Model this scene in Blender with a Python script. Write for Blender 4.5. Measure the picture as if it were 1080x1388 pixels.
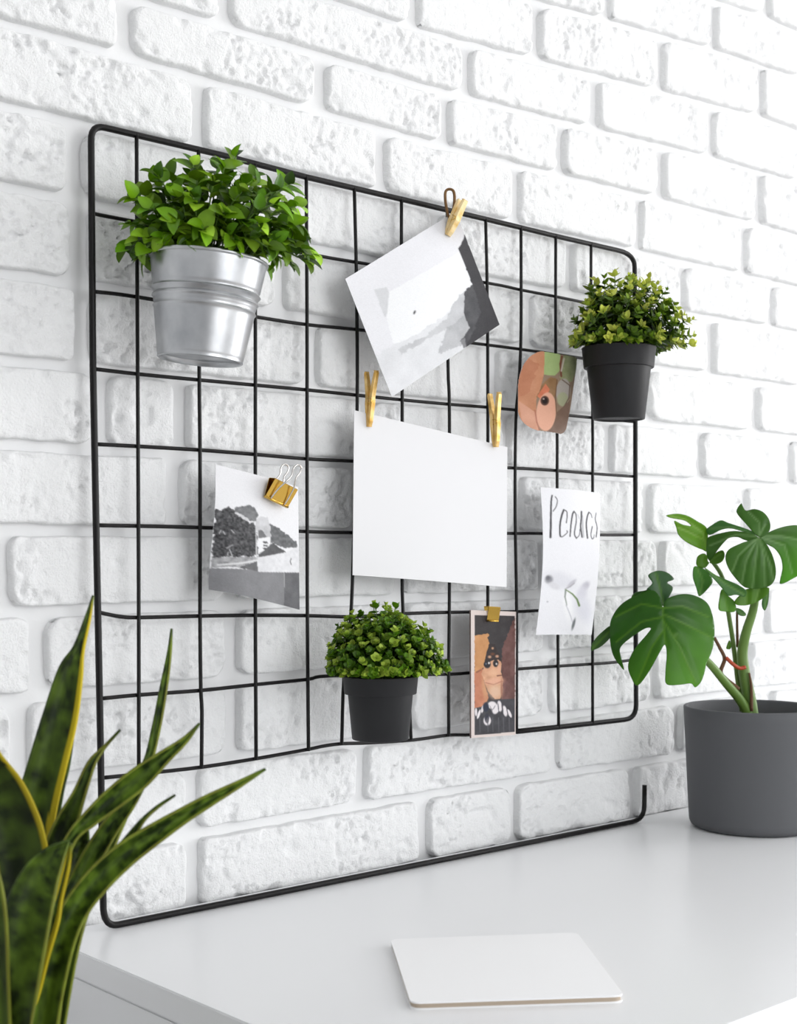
import bpy, bmesh, math, random
import numpy as np
from mathutils import Vector, Matrix
from mathutils.geometry import delaunay_2d_cdt

for o in list(bpy.data.objects): bpy.data.objects.remove(o)
S = bpy.context.scene
COL = S.collection

# ------------------------------------------------------------------ camera
# metres; wall face y = 0, room at y < 0, desk left end x = 0, floor z = 0
F, PX, PY = 1875.0, 540.0, 759.0          # focal length and principal point for a 1080 x 1388 frame
CA, SA = .7444, .6678                      # camera yaw (turned right, 42 deg to the wall)
CAM = (-.56, -1.085, 1.07)
cd = bpy.data.cameras.new('camera'); cam = bpy.data.objects.new('camera', cd); COL.objects.link(cam)
cam.location = CAM
cam.rotation_euler = (math.pi/2, 0, -math.atan2(SA, CA))
cd.sensor_fit = 'HORIZONTAL'; cd.sensor_width = 24.0; cd.lens = 24.0*F/1080
cd.shift_y = (PY-694)/1080
cd.clip_start = .02
cd.dof.use_dof = True; cd.dof.focus_distance = 1.36; cd.dof.aperture_fstop = 10
S.camera = cam

# ------------------------------------------------------------------ light
wd = bpy.data.worlds.new('room_light'); S.world = wd; wd.use_nodes = True
wd.node_tree.nodes['Background'].inputs[0].default_value = (.93, .96, 1.0, 1)
wd.node_tree.nodes['Background'].inputs[1].default_value = .30
def area(name, loc, target, sx, sy, power, col=(1, 1, 1)):
    l = bpy.data.lights.new(name, 'AREA'); l.shape = 'RECTANGLE'; l.size = sx; l.size_y = sy
    l.energy = power; l.color = col
    o = bpy.data.objects.new(name, l); COL.objects.link(o); o.location = loc
    o.rotation_euler = (Vector(target)-Vector(loc)).to_track_quat('-Z', 'Y').to_euler()
    return o
area('window_daylight', (4.35, -2.05, 1.5), (0, -2.05, 1.5), 2.3, 1.75, 101, (1, 1, 1))
area('fill_light_front', (.55, -3.47, 1.5), (.55, 0, 1.5), 1.9, 1.75, 45, (.98, .99, 1))  # added fill light behind the camera, evens out the brick wall
S.view_settings.view_transform = 'Standard'; S.view_settings.look = 'None'
S.view_settings.gamma = 1; S.view_settings.use_curve_mapping = False
S.view_settings.exposure = .03

# ------------------------------------------------------------------ helpers
rng = np.random.default_rng(7); random.seed(7)
def lin(r, g, b):
    f = lambda c: (c/255/12.92) if c/255 <= .04045 else ((c/255+.055)/1.055)**2.4
    return (f(r), f(g), f(b))
def at(px, py, depth):                      # a point at a given real distance along the view axis
    u, v = (px-PX)/F, (PY-py)/F
    return Vector((CAM[0]+depth*(u*CA+SA), CAM[1]+depth*(-u*SA+CA), CAM[2]+depth*v))
def depth_y(px, Y):
    return (Y-CAM[1])/(-(px-PX)/F*SA+CA)
def on_y(px, py, Y):                        # point of the vertical plane y = Y
    return at(px, py, depth_y(px, Y))
def frame_y(z): return -.028+(z-.753)*(.018/.69)     # the wire grid leans: foot 28 mm off the wall, top 10 mm
def on_frame(px, py, off=0.0):
    p = on_y(px, py, -.02)
    for _ in range(4): p = on_y(px, py, frame_y(p.z)+off)
    return p

def obj(name, verts, faces, mat, parent=None, smooth=True, sharp=None):
    me = bpy.data.meshes.new(name)
    me.from_pydata([tuple(v) for v in verts], [], faces)
    me.validate()
    if mat: me.materials.append(mat)
    if smooth:
        me.polygons.foreach_set('use_smooth', [True]*len(me.polygons))
        if sharp is not None: me.set_sharp_from_angle(angle=math.radians(sharp))
    me.update()
    o = bpy.data.objects.new(name, me); COL.objects.link(o)
    if parent is not None: o.parent = parent
    return o
def empty(name, loc=(0, 0, 0)):
    o = bpy.data.objects.new(name, None); COL.objects.link(o); o.location = loc
    o.empty_display_size = .02
    return o
def tag(o, label=None, cat=None, group=None, kind=None):
    if label: o['label'] = label
    if cat: o['category'] = cat
    if group: o['group'] = group
    if kind: o['kind'] = kind
    return o
def put(o, root):                           # parent, keeping world-space mesh coordinates
    o.parent = root; o.matrix_parent_inverse = Matrix.Translation(root.location).inverted()
    return o
def bm_obj(name, bm, mat, parent=None, smooth=False, sharp=None):
    me = bpy.data.meshes.new(name); bm.to_mesh(me); bm.free()
    if mat: me.materials.append(mat)
    if smooth:
        me.polygons.foreach_set('use_smooth', [True]*len(me.polygons))
        if sharp is not None: me.set_sharp_from_angle(angle=math.radians(sharp))
    o = bpy.data.objects.new(name, me); COL.objects.link(o)
    if parent is not None: put(o, parent)
    return o
def box(name, x0, x1, y0, y1, z0, z1, mat, parent=None, bev=.0012):
    bm = bmesh.new(); bmesh.ops.create_cube(bm, size=1)
    for v in bm.verts:
        v.co = Vector(((x0+x1)/2+v.co.x*(x1-x0), (y0+y1)/2+v.co.y*(y1-y0), (z0+z1)/2+v.co.z*(z1-z0)))
    if bev: bmesh.ops.bevel(bm, geom=bm.edges[:], offset=bev, segments=2, affect='EDGES')
    return bm_obj(name, bm, mat, parent, True, 40)
def catmull(pts, n=6):
    P = [Vector(p) for p in pts]; out = []
    for i in range(len(P)-1):
        a = P[i-1] if i else P[i]*2-P[i+1]; b = P[i]; c = P[i+1]
        d = P[i+2] if i+2 < len(P) else P[i+1]*2-P[i]
        for k in range(n):
            t = k/n
            out.append(.5*((2*b)+(c-a)*t+(2*a-5*b+4*c-d)*t*t+(3*b-a-3*c+d)*t**3))
    out.append(P[-1]); return out
def tube_data(path, rad, sides=8, closed=False, base=0):
    P = [Vector(p) for p in path]; n = len(P); V = []; Fc = []
    R = rad if hasattr(rad, '__len__') else [rad]*n
    up = None
    for i in range(n):
        if closed: t = P[(i+1) % n]-P[i-1]
        else: t = P[min(i+1, n-1)]-P[max(i-1, 0)]
        t.normalize()
        if up is None:
            up = Vector((0, 0, 1)) if abs(t.z) < .8 else Vector((1, 0, 0))
        a = (up-t*up.dot(t)).normalized(); b = t.cross(a); up = a
        for k in range(sides):
            w = 2*math.pi*k/sides
            V.append(P[i]+(a*math.cos(w)+b*math.sin(w))*R[i])
    m = n if closed else n-1
    for i in range(m):
        for k in range(sides):
            i2 = (i+1) % n
            Fc.append((base+i*sides+k, base+i*sides+(k+1) % sides, base+i2*sides+(k+1) % sides, base+i2*sides+k))
    if not closed:
        Fc.append(tuple(base+k for k in reversed(range(sides))))
        Fc.append(tuple(base+(n-1)*sides+k for k in range(sides)))
    return V, Fc
def tube(name, path, rad, mat, root=None, sides=8, closed=False):
    V, Fc = tube_data(path, rad, sides, closed)
    o = obj(name, V, Fc, mat)
    if root is not None: put(o, root)
    return o
def lathe(name, prof, mat, root, centre, rot=None, seg=64, sharp=50):
    V = []; Fc = []
    M = rot or Matrix.Identity(3)
    c = Vector(centre)
    for r, z in prof:
        for k in range(seg):
            a = 2*math.pi*k/seg
            V.append(c+M @ Vector((r*math.cos(a), r*math.sin(a), z)))
    for i in range(len(prof)-1):
        for k in range(seg):
            Fc.append((i*seg+k, i*seg+(k+1) % seg, (i+1)*seg+(k+1) % seg, (i+1)*seg+k))
    if prof[0][0] > 1e-5: Fc.append(tuple(reversed(range(seg))))
    o = obj(name, V, Fc, mat, None, True, sharp)
    return put(o, root)

# ------------------------------------------------------------------ materials
def mat(name, col, rough=.5, metal=0, spec=.5, coat=0):
    m = bpy.data.materials.new(name); m.use_nodes = True
    b = m.node_tree.nodes['Principled BSDF']
    b.inputs['Base Color'].default_value = (*col, 1); b.inputs['Roughness'].default_value = rough
    b.inputs['Metallic'].default_value = metal; b.inputs['Specular IOR Level'].default_value = spec
    b.inputs['Coat Weight'].default_value = coat
    return m
def node(m, t, **kw):
    n = m.node_tree.nodes.new(t)
    for k, v in kw.items(): setattr(n, k, v)
    return n
def bump(m, scale, strength, dist, detail=6, second=None):
    nt = m.node_tree; b = nt.nodes['Principled BSDF']
    tc = node(m, 'ShaderNodeTexCoord'); n = node(m, 'ShaderNodeTexNoise')
    n.inputs['Scale'].default_value = scale; n.inputs['Detail'].default_value = detail
    n.inputs['Roughness'].default_value = .65
    nt.links.new(tc.outputs['Object'], n.inputs['Vector'])
    bp = node(m, 'ShaderNodeBump'); bp.inputs['Strength'].default_value = strength
    bp.inputs['Distance'].default_value = dist
    nt.links.new(n.outputs['Fac'], bp.inputs['Height'])
    if second:
        v = node(m, 'ShaderNodeTexNoise'); v.inputs['Scale'].default_value = second[0]; v.inputs['Detail'].default_value = 3
        nt.links.new(tc.outputs['Object'], v.inputs['Vector'])
        b2 = node(m, 'ShaderNodeBump'); b2.inputs['Strength'].default_value = second[1]; b2.inputs['Distance'].default_value = second[2]
        nt.links.new(v.outputs['Fac'], b2.inputs['Height']); nt.links.new(b2.outputs['Normal'], bp.inputs['Normal'])
    nt.links.new(bp.outputs['Normal'], b.inputs['Normal'])
    return m
def vary(m, c1, c2, scale, lo=.35, hi=.65, detail=4):
    nt = m.node_tree; b = nt.nodes['Principled BSDF']
    tc = node(m, 'ShaderNodeTexCoord'); n = node(m, 'ShaderNodeTexNoise')
    n.inputs['Scale'].default_value = scale; n.inputs['Detail'].default_value = detail
    nt.links.new(tc.outputs['Object'], n.inputs['Vector'])
    r = node(m, 'ShaderNodeValToRGB'); r.color_ramp.elements[0].position = lo; r.color_ramp.elements[1].position = hi
    r.color_ramp.elements[0].color = (*c1, 1); r.color_ramp.elements[1].color = (*c2, 1)
    nt.links.new(n.outputs['Fac'], r.inputs['Fac']); nt.links.new(r.outputs['Color'], b.inputs['Base Color'])
    return m
def vcol(m, attr='col'):
    a = node(m, 'ShaderNodeAttribute'); a.attribute_name = attr
    m.node_tree.links.new(a.outputs['Color'], m.node_tree.nodes['Principled BSDF'].inputs['Base Color'])
    return a
def leaf_mat(name, rough=.4, transl=.3, spec=.4, obj_random=None):
    m = mat(name, (.1, .3, .03), rough, 0, spec); nt = m.node_tree
    b = nt.nodes['Principled BSDF']; out = nt.nodes['Material Output']
    a = vcol(m); src = a.outputs['Color']
    if obj_random:
        oi = node(m, 'ShaderNodeObjectInfo'); mr = node(m, 'ShaderNodeMapRange')
        mr.inputs['To Min'].default_value = obj_random[0]; mr.inputs['To Max'].default_value = obj_random[1]
        nt.links.new(oi.outputs['Random'], mr.inputs['Value'])
        h = node(m, 'ShaderNodeHueSaturation'); nt.links.new(mr.outputs['Result'], h.inputs['Value'])
        nt.links.new(src, h.inputs['Color']); src = h.outputs['Color']
        nt.links.new(src, b.inputs['Base Color'])
    t = node(m, 'ShaderNodeBsdfTranslucent'); nt.links.new(src, t.inputs['Color'])
    mx = node(m, 'ShaderNodeMixShader'); mx.inputs['Fac'].default_value = transl
    nt.links.new(b.outputs[0], mx.inputs[1]); nt.links.new(t.outputs[0], mx.inputs[2])
    nt.links.new(mx.outputs[0], out.inputs['Surface'])
    return m

M_brick = bump(mat('white_painted_brick', (.90, .905, .91), .75, 0, .25), 430, .9, .0017, 8, (170, .6, .0014))
M_mortar = bump(mat('white_painted_mortar', (.83, .833, .838), .75, 0, .25), 90, .25, .001)
M_desk = bump(mat('white_lacquer', (.88, .886, .90), .28, 0, .5), 900, .02, .0002)
M_floor = vary(mat('pale_grey_floor', (.5, .42, .33), .5), lin(196, 192, 188), lin(184, 180, 176), 6)
M_room = mat('grey_room_paint', (.62, .63, .64), .8, 0, .2)
M_ceil = mat('white_room_paint', (.8, .8, .8), .8, 0, .2)
M_wire = mat('black_wire', lin(14, 12, 13), .42, 0, .25)
M_steel = vary(mat('galvanised_steel', (.6, .61, .62), .36, 1.0), (.40, .41, .43), (.58, .59, .60), 35, .3, .7)
M_black = bump(mat('black_plastic', lin(36, 36, 38), .5, 0, .25), 500, .06, .0003)
M_grey = bump(mat('grey_ceramic', lin(92, 93, 96), .62, 0, .25), 700, .15, .0003)
M_soil = bump(mat('dark_soil', lin(52, 38, 30), .95), 250, 1, .004)
M_moss = bump(mat('dark_planting_foam', lin(30, 36, 18), .95), 250, 1, .004)
M_stem = mat('green_stem', lin(96, 128, 52), .5)
M_twig = mat('brown_twig', lin(98, 66, 40), .7)
M_tie = mat('red_tie', lin(178, 66, 34), .5)
M_gold = mat('gold_metal', (.72, .46, .10), .2, 1.0)
M_goldwood = vary(mat('gold_painted_wood', (.7, .48, .17), .34, .75), lin(206, 160, 78), lin(236, 204, 140), 120)
M_goldwood_lit = vary(mat('gold_painted_wood_lit', (.85, .7, .45), .4, .3), lin(228, 190, 116), lin(246, 224, 176), 120)  # same gold wood, with overexposure put into a paler colour
M_chrome = mat('silver_wire', (.72, .70, .68), .2, 1.0)
M_twine = mat('brown_wire', lin(120, 88, 52), .5, .4)
M_paper = mat('white_paper', (.74, .74, .755), .75, 0, .2)
M_print = mat('printed_card', (.8, .8, .8), .6, 0, .12); vcol(M_print)
M_gloss = mat('printed_glossy_card', (.8, .8, .8), .45, 0, .15); vcol(M_gloss)
M_white = mat('white_board', (.97, .97, .98), .5, 0, .3)
M_tan = mat('tan_paper_edge', lin(186, 170, 152), .7)
M_planter = mat('white_planter', (.75, .75, .74), .5)
M_leafA = leaf_mat('bushy_leaf', .36, .16, .3, (.35, 1.3))
M_leafB = leaf_mat('small_leaf', .40, .16, .35)
M_mon = leaf_mat('monstera_leaf', .36, .15, .28)
M_snake = leaf_mat('snake_leaf', .5, .06, .22)

# ------------------------------------------------------------------ noise (numpy)
_perm = rng.random((256, 256))
def vnoise(x, y):
    xi = np.floor(x).astype(int); yi = np.floor(y).astype(int); fx = x-xi; fy = y-yi
    fx = fx*fx*(3-2*fx); fy = fy*fy*(3-2*fy)
    g = lambda a, b: _perm[a & 255, b & 255]
    return (g(xi, yi)*(1-fx)+g(xi+1, yi)*fx)*(1-fy)+(g(xi, yi+1)*(1-fx)+g(xi+1, yi+1)*fx)*fy
def fbm(x, y, o=4):
    s = 0; a = .5; n = 0
    for i in range(o):
        s = s+a*vnoise(x+17.3*i, y+9.1*i); n += a; x = x*2.03; y = y*2.03; a *= .5
    return s/n
def sstep(a, b, x):
    t = np.clip((x-a)/(b-a), 0, 1); return t*t*(3-2*t)

# ------------------------------------------------------------------ room shell: floor, brick wall
floor = tag(box('floor', -2.02, 4.52, -3.62, .12, -.05, 0, M_floor, None, 0), kind='structure')
def wall_box(name, *a): return tag(box(name, *a, None, 0), kind='structure')
wall_box('wall_left', -2.02, -1.9, -3.5, .12, 0, 2.62, M_room)
wall_box('ceiling', -2.02, 4.52, -3.62, .12, 2.62, 2.74, M_ceil)
def window_wall(name, horiz, p0, p1, a0, a1, z0, z1, end0, end1, mat_):
    """wall slab with a window opening; horiz: the slab runs along y (False) or x (True), p0..p1 its thickness"""
    def boxes(L, q0, q1):
        bmw = bmesh.new()
        for (b0, b1, c0, c1) in L:
            r_ = bmesh.ops.create_cube(bmw, size=1)
            for v in r_['verts']:
                t_, l_ = (q0+q1)/2+v.co.x*(q1-q0), (b0+b1)/2+v.co.y*(b1-b0)
                v.co = Vector((l_, t_, (c0+c1)/2+v.co.z*(c1-c0)) if horiz else (t_, l_, (c0+c1)/2+v.co.z*(c1-c0)))
        return bmw
    w = bm_obj(name, boxes([(end0, a0, 0, 2.62), (a1, end1, 0, 2.62), (a0, a1, 0, z0), (a0, a1, z1, 2.62)], p0, p1), mat_)
    tag(w, kind='structure'); m_ = (a0+a1)/2; pm = (p0+p1)/2; e = .05
    f = bm_obj('window_1' if not horiz else 'fill_light_frame', boxes([(a0, a0+e, z0, z1), (a1-e, a1, z0, z1), (a0+e, a1-e, z0, z0+e), (a0+e, a1-e, z1-e, z1), (m_-.02, m_+.02, z0+e, z1-e)], pm-.025, pm+.025), M_desk)  # the frame in the front wall is added around the fill light
    tag(f, kind='structure')
window_wall('wall_right', False, 4.40, 4.52, -3.25, -.85, .58, 2.42, -3.5, .12, M_ceil)
window_wall('wall_front', True, -3.62, -3.50, -.45, 1.55, .58, 2.42, -2.02, 4.52, M_room)  # unseen opening, added to hold the front fill light
MD = .0108                                   # bricks stand this far out of the mortar
wall = tag(box('wall_back', -1.9, 4.4, MD, .12, 0, 2.62, M_mortar, None, 0), kind='structure')

# bed joints: height above the camera line at x = 0, .45, 1.1 (hand-laid courses, not quite level)
BED = {11: (.75, .765, .822), 10: (.685, .70, .753), 9: (.625, .633, .687), 8: (.565, .567, .612), 7: (.507, .508, .538),
       6: (.453, .450, .462), 5: (.3834, .382, .388), 4: (.3155, .313, .323), 3: (.2419, .243, .245),
       2: (.169, .170, .174), 1: (.0973, .100, .104), 0: (.0256, .028, .030), -1: (-.0443, -.041, -.037),
       -2: (-.1176, -.113, -.107), -3: (-.190, -.188, -.179), -4: (-.259, -.253, -.2545),
       -5: (-.329, -.327, -.327), -6: (-.40, -.40, -.40), -7: (-.471, -.471, -.471), -8: (-.543, -.543, -.543)}
def bed(k, x): return CAM[2]+float(np.interp(x, (0, .45, 1.1), BED[k]))
JOINT = {10: [-.2, .02, .24, .45, .66, .88, 1.103, 1.32, 1.54], 9: [-.12, .10, .31, .54, .76, .977, 1.19, 1.41],
         8: [-.21, .0, .22, .438, .63, .866, 1.089, 1.31, 1.53], 7: [-.24, -.02, .194, .518, .735, .972, 1.19, 1.41],
         6: [-.13, .086, .311, .486, .673, .865, 1.084, 1.30, 1.52], 5: [-.27, -.05, .166, .393, .596, .821, 1.047, 1.27, 1.48],
         4: [-.18, .037, .25, .47, .69, .909, 1.116, 1.33, 1.55], 3: [-.18, .042, .26, .44, .62, .78, .972, 1.19, 1.41],
         2: [-.17, .042, .30, .56, .837, 1.075, 1.30, 1.52], 1: [-.15, .063, .145, .37, .58, .76, .948, 1.16, 1.38],
         0: [-.30, -.08, .137, .36, .60, .836, 1.05, 1.27, 1.48], -1: [-.25, -.03, .20, .42, .64, .86, 1.08, 1.30, 1.52],
         -2: [-.22, .0, .203, .42, .65, .88, 1.10, 1.32], -3: [-.24, -.015, .203, .43, .65, .85, 1.06, 1.28, 1.49],
         -4: [-.26, -.05, .16, .366, .664, .898, 1.11, 1.33], -5: [-.28, -.06, .159, .452, .594, .808, 1.03, 1.25, 1.47],
         -6: [-.38, -.17, .05, .26], -7: [-.28, -.06, .16], -8: [-.38, -.17, .05, .26]}
GAPX, GAPZ = .0168, .0102
def brick(x0, x1, z00, z01, z10, z11, seed):
    L = x1-x0; H = (z10-z00+z11-z01)/2
    far = (x0+x1)/2 > .85 or z10 < .75
    st = .0036 if far else .0021
    def axis(n_len):
        e = [0, 0, .0008, .0018, .0032, .005]
        n = max(3, int((n_len-.010)/st))
        mid = list(np.linspace(.005, n_len-.005, n+1))[1:-1]
        return np.array(e+mid+[n_len-v for v in reversed(e)])
    ax, az = axis(L), axis(H); nx, nz = len(ax), len(az)
    X, Zg = np.meshgrid(ax, az); X = X.ravel(); Zg = Zg.ravel()
    rc = .006+.010*((seed*37) % 10)/10
    # rounded-corner distance, with wobbly edges
    wob = .0028*(fbm(X*60+seed*3.1, Zg*60+seed*1.7, 3)-.5)
    qx = np.abs(X-L/2)-(L/2-rc); qz = np.abs(Zg-H/2)-(H/2-rc)
    out = np.hypot(np.maximum(qx, 0), np.maximum(qz, 0)); sd = out+np.minimum(np.maximum(qx, qz), 0)-rc
    over = np.maximum(sd, 0)
    gx = np.where(out > 1e-9, np.maximum(qx, 0)/np.maximum(out, 1e-9), 0)*np.sign(X-L/2)
    gz = np.where(out > 1e-9, np.maximum(qz, 0)/np.maximum(out, 1e-9), 0)*np.sign(Zg-H/2)
    Xp = X-over*gx; Zp = Zg-over*gz
    d = np.maximum(-sd, 0)
    r = .0036
    t = np.clip(d/r, 0, 1); prof = r*(1-np.sqrt(np.maximum(0, 1-(1-t)**2)))
    ii, jj = np.meshgrid(np.arange(nx), np.arange(nz)); ii = ii.ravel(); jj = jj.ravel()
    skirt = (ii == 0) | (ii == nx-1) | (jj == 0) | (jj == nz-1)
    wx = x0+X; wz = Zg
    sx, sz = wx+seed*.731, wz+seed*.377
    inner = sstep(.001, .006, d)
    rough = sstep(.38, .66, fbm(sx*14, sz*18, 3)+.10*math.sin(seed*2.3))
    y = prof
    y = y+.0030*(fbm(sx*18, sz*24, 2)-.5)
    y = y+(.0005+.0012*rough)*(fbm(sx*130, sz*110, 4)-.5)*2*inner
    ridg = 1-np.abs(2*fbm(sx*48+5, sz*60+3, 3)-1)
    y = y+.0024*rough*rough*sstep(.88, .99, ridg)*inner
    pit = sstep(.70, .77, fbm(sx*190+40, sz*170+11, 2))
    y = y+.0030*pit*(.3+.7*rough)*inner
    big = sstep(.74, .86, fbm(sx*42+80, sz*50+31, 2))
    y = y+.0026*big*inner
    chip = sstep(.55, .75, fbm(sx*70+3, sz*70+9, 2))*(1-sstep(.002, .014, d))
    y = y+.0028*chip
    y = np.minimum(y, MD-.0012)
    y = np.where(skirt, MD+.004, y)
    # wobble of the outline, seam tilt of the courses
    fx = Xp/L; zb = z00+(z01-z00)*fx; zt = z10+(z11-z10)*fx
    edge = 1-sstep(.0, .010, d)
    Z = zb+(zt-zb)*(Zp/H)+wob*edge*np.sign(Zg-H/2)
    Xw = x0+Xp+wob*edge*np.sign(X-L/2)
    V = np.stack([Xw, y, Z], 1)
    idx = np.arange(nx*nz).reshape(nz, nx)
    q = np.stack([idx[:-1, :-1], idx[:-1, 1:], idx[1:, 1:], idx[1:, :-1]], -1).reshape(-1, 4)
    cx, cz = (x0+x1)/2, (z00+z10)/2
    V = V-np.array([cx, 0, cz])
    me = bpy.data.meshes.new('brick')
    me.vertices.add(len(V)); me.vertices.foreach_set('co', V.ravel())
    me.loops.add(q.size); me.loops.foreach_set('vertex_index', q.ravel())
    me.polygons.add(len(q)); me.polygons.foreach_set('loop_start', np.arange(0, q.size, 4))
    me.polygons.foreach_set('use_smooth', np.ones(len(q), bool))
    me.update(calc_edges=True)
    me.materials.append(M_brick)
    o = bpy.data.objects.new('brick', me); COL.objects.link(o)
    o.location = (cx, 0, cz)
    put(o, wall)
for k in (12, 13): BED[k] = tuple(v+.0713 for v in BED[k-1])
JOINT[11] = [v+.11 for v in JOINT[9]]; JOINT[12] = [v+.02 for v in JOINT[10]]
n = 1
for k in sorted(JOINT):
    J = JOINT[k]
    if k > -6: J = [J[0]-.44, J[0]-.22]+J+[J[-1]+.22, J[-1]+.44]
    for a, b in zip(J[:-1], J[1:]):
        x0, x1 = a+GAPX/2+rng.uniform(-.002, .002), b-GAPX/2+rng.uniform(-.002, .002)
        g = GAPZ/2
        brick(x0, x1, bed(k, x0)+g, bed(k, x1)+g, bed(k+1, x0)-g, bed(k+1, x1)-g, n); n += 1

# ------------------------------------------------------------------ desk
desk = tag(empty('desk', (.75, -.27, 0)), 'white lacquered desk with a smooth top standing against the brick wall', 'desk')
YF = -.527
box('desk_top', 0, 1.5, YF, -.0022, .728, .75, M_desk, desk, .0010)
box('side_panel', .0015, .022, YF+.002, -.008, 0, .7272, M_desk, desk)
box('side_panel', 1.478, 1.4985, YF+.002, -.008, 0, .7272, M_desk, desk)
box('back_panel', .0222, 1.4778, -.026, -.010, .30, .7272, M_desk, desk)
for i in range(3):
    x0 = .0235+i*.4848
    dr = box('drawer_front', x0, x0+.482, YF+.001, YF+.019, .60, .7262, M_desk, desk)
box('rail', .0222, 1.4778, YF+.020, YF+.036, .60, .7272, M_desk, desk)

# ------------------------------------------------------------------ wire grid
grid = tag(empty('wire_grid', (.40, -.028, .75)), 'black wire memo grid leaning on the brick wall, standing on the desk', 'wire grid')
RO, RI = .0030, .0018
def fpath(pts, off=0.0): return [on_frame(x, y, off) for x, y in pts]
def arc(c0, corner, c1, n=6):
    a, b, c = Vector(c0), Vector(corner), Vector(c1)
    return [(a*(1-t)**2+b*2*t*(1-t)+c*t*t) for t in [i/n for i in range(n+1)]]
pL = fpath([(140, 1232), (136, 1000), (131, 750), (126, 500), (123.5, 192)])
pT = fpath([(142, 173), (300, 210), (415, 240), (544, 270), (658, 297), (753, 320), (838, 339.5)])
pR = fpath([(860, 362), (861, 570), (861, 760), (862, 955)])
pRb = fpath([(847, 975.5), (803, 980.5), (757, 985.5), (700, 991.5)])
zb = .7532
pB = []
for x, y in [(160, 1255), (400, 1204.5), (640, 1154.5), (856, 1110.5)]:
    p = on_frame(x, y); p.z = zb; p.y = frame_y(zb); pB.append(p)
stub = fpath([(873, 1092), (873.5, 1064)])
c_bl = Vector((pL[0].x+.001, frame_y(zb), zb)); c_tl = on_frame(122.5, 168.5)
c_tr = on_frame(860, 344.5); c_rb = on_frame(862, 973.5); c_br = Vector((stub[0].x, frame_y(zb), zb))
path = [stub[1]]+arc(stub[0], c_br, pB[3])+[pB[2], pB[1]]+arc(pB[0], c_bl, pL[0])+pL[1:4]+arc(pL[4], c_tl, pT[0])+pT[1:6]+arc(pT[6], c_tr, pR[0])+pR[1:3]+arc(pR[3], c_rb, pRb[0])+pRb[1:]
tube('outer_frame', path, RO, M_wire, grid, 10)
H = [[(125, 289), (170, 298), (417, 344), (480, 355), (660, 383.5), (706, 393), (753, 402), (801, 412), (861, 425)],
     [(126, 395), (186, 402.5), (350, 430), (416, 440), (486, 447), (640, 465), (706, 473.5), (785, 485), (861, 497)],
     [(127, 500), (187, 507), (270, 515), (346, 522), (416, 528.5), (487, 536), (545, 542), (609, 548), (660, 552), (700, 556), (790, 565), (861, 572)],
     [(129, 602), (187, 605), (271, 610), (346, 616), (416, 622), (478, 625), (688, 634), (755, 638), (803, 642), (861, 646)],
     [(131, 712), (187, 713), (271, 715), (404, 720), (476, 722), (690, 723), (725, 723), (812, 725), (861, 725)],
     [(134, 830), (150, 833.5), (165, 836), (188, 837), (271, 835), (346, 834), (416, 834.5), (478, 836), (545, 832), (609, 830), (700, 829), (722, 828), (803, 824)],
     [(136, 947), (188, 942), (271, 936), (346, 928), (416, 921), (450, 916), (600, 914), (637, 912), (700, 907), (756, 903), (803, 900), (830, 898), (861, 894)],
     [(138, 1054.5), (200, 1048), (272, 1040), (346, 1028.5), (416, 1016), (440, 1011), (465, 1008), (500, 1007), (560, 1003), (608, 996.5), (640, 996), (700, 991.5)]]
for h in H: tube('wire', catmull(fpath(h, .0018), 4), RI, M_wire, grid)
Vv = [[(185, 182), (186, 400), (187, 600), (188, 840), (188, 1049)],
      [(269, 203), (270, 510), (271, 615), (271, 830), (272, 930), (273.5, 965), (273, 1041)],
      [(345, 221), (346, 440), (346, 620), (346, 830), (347, 1030)],
      [(415, 238), (416, 440), (416, 620), (416.5, 840), (418, 1018)],
      [(480, 254), (483, 380), (484, 550), (479, 740), (475, 840), (466, 920), (463, 1009)],
      [(544, 268), (544, 380), (545, 545), (545, 800), (552, 900), (557, 1003)],
      [(606, 284), (607, 490), (609, 560), (609, 800), (608, 900), (608, 998)],
      [(658, 296), (660, 385), (661, 520), (661, 800), (661, 998)],
      [(706, 307), (706, 450), (703, 520), (699, 570), (698, 690), (700, 830), (700, 992)],
      [(753, 318), (753, 480), (755, 590), (755, 660), (756, 870), (757, 987)],
      [(801, 330), (801, 400), (803, 570), (803, 670), (803, 790), (803, 981)]]
for v in Vv: tube('wire', catmull(fpath(v, -.0014), 4), RI, M_wire, grid)

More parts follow.
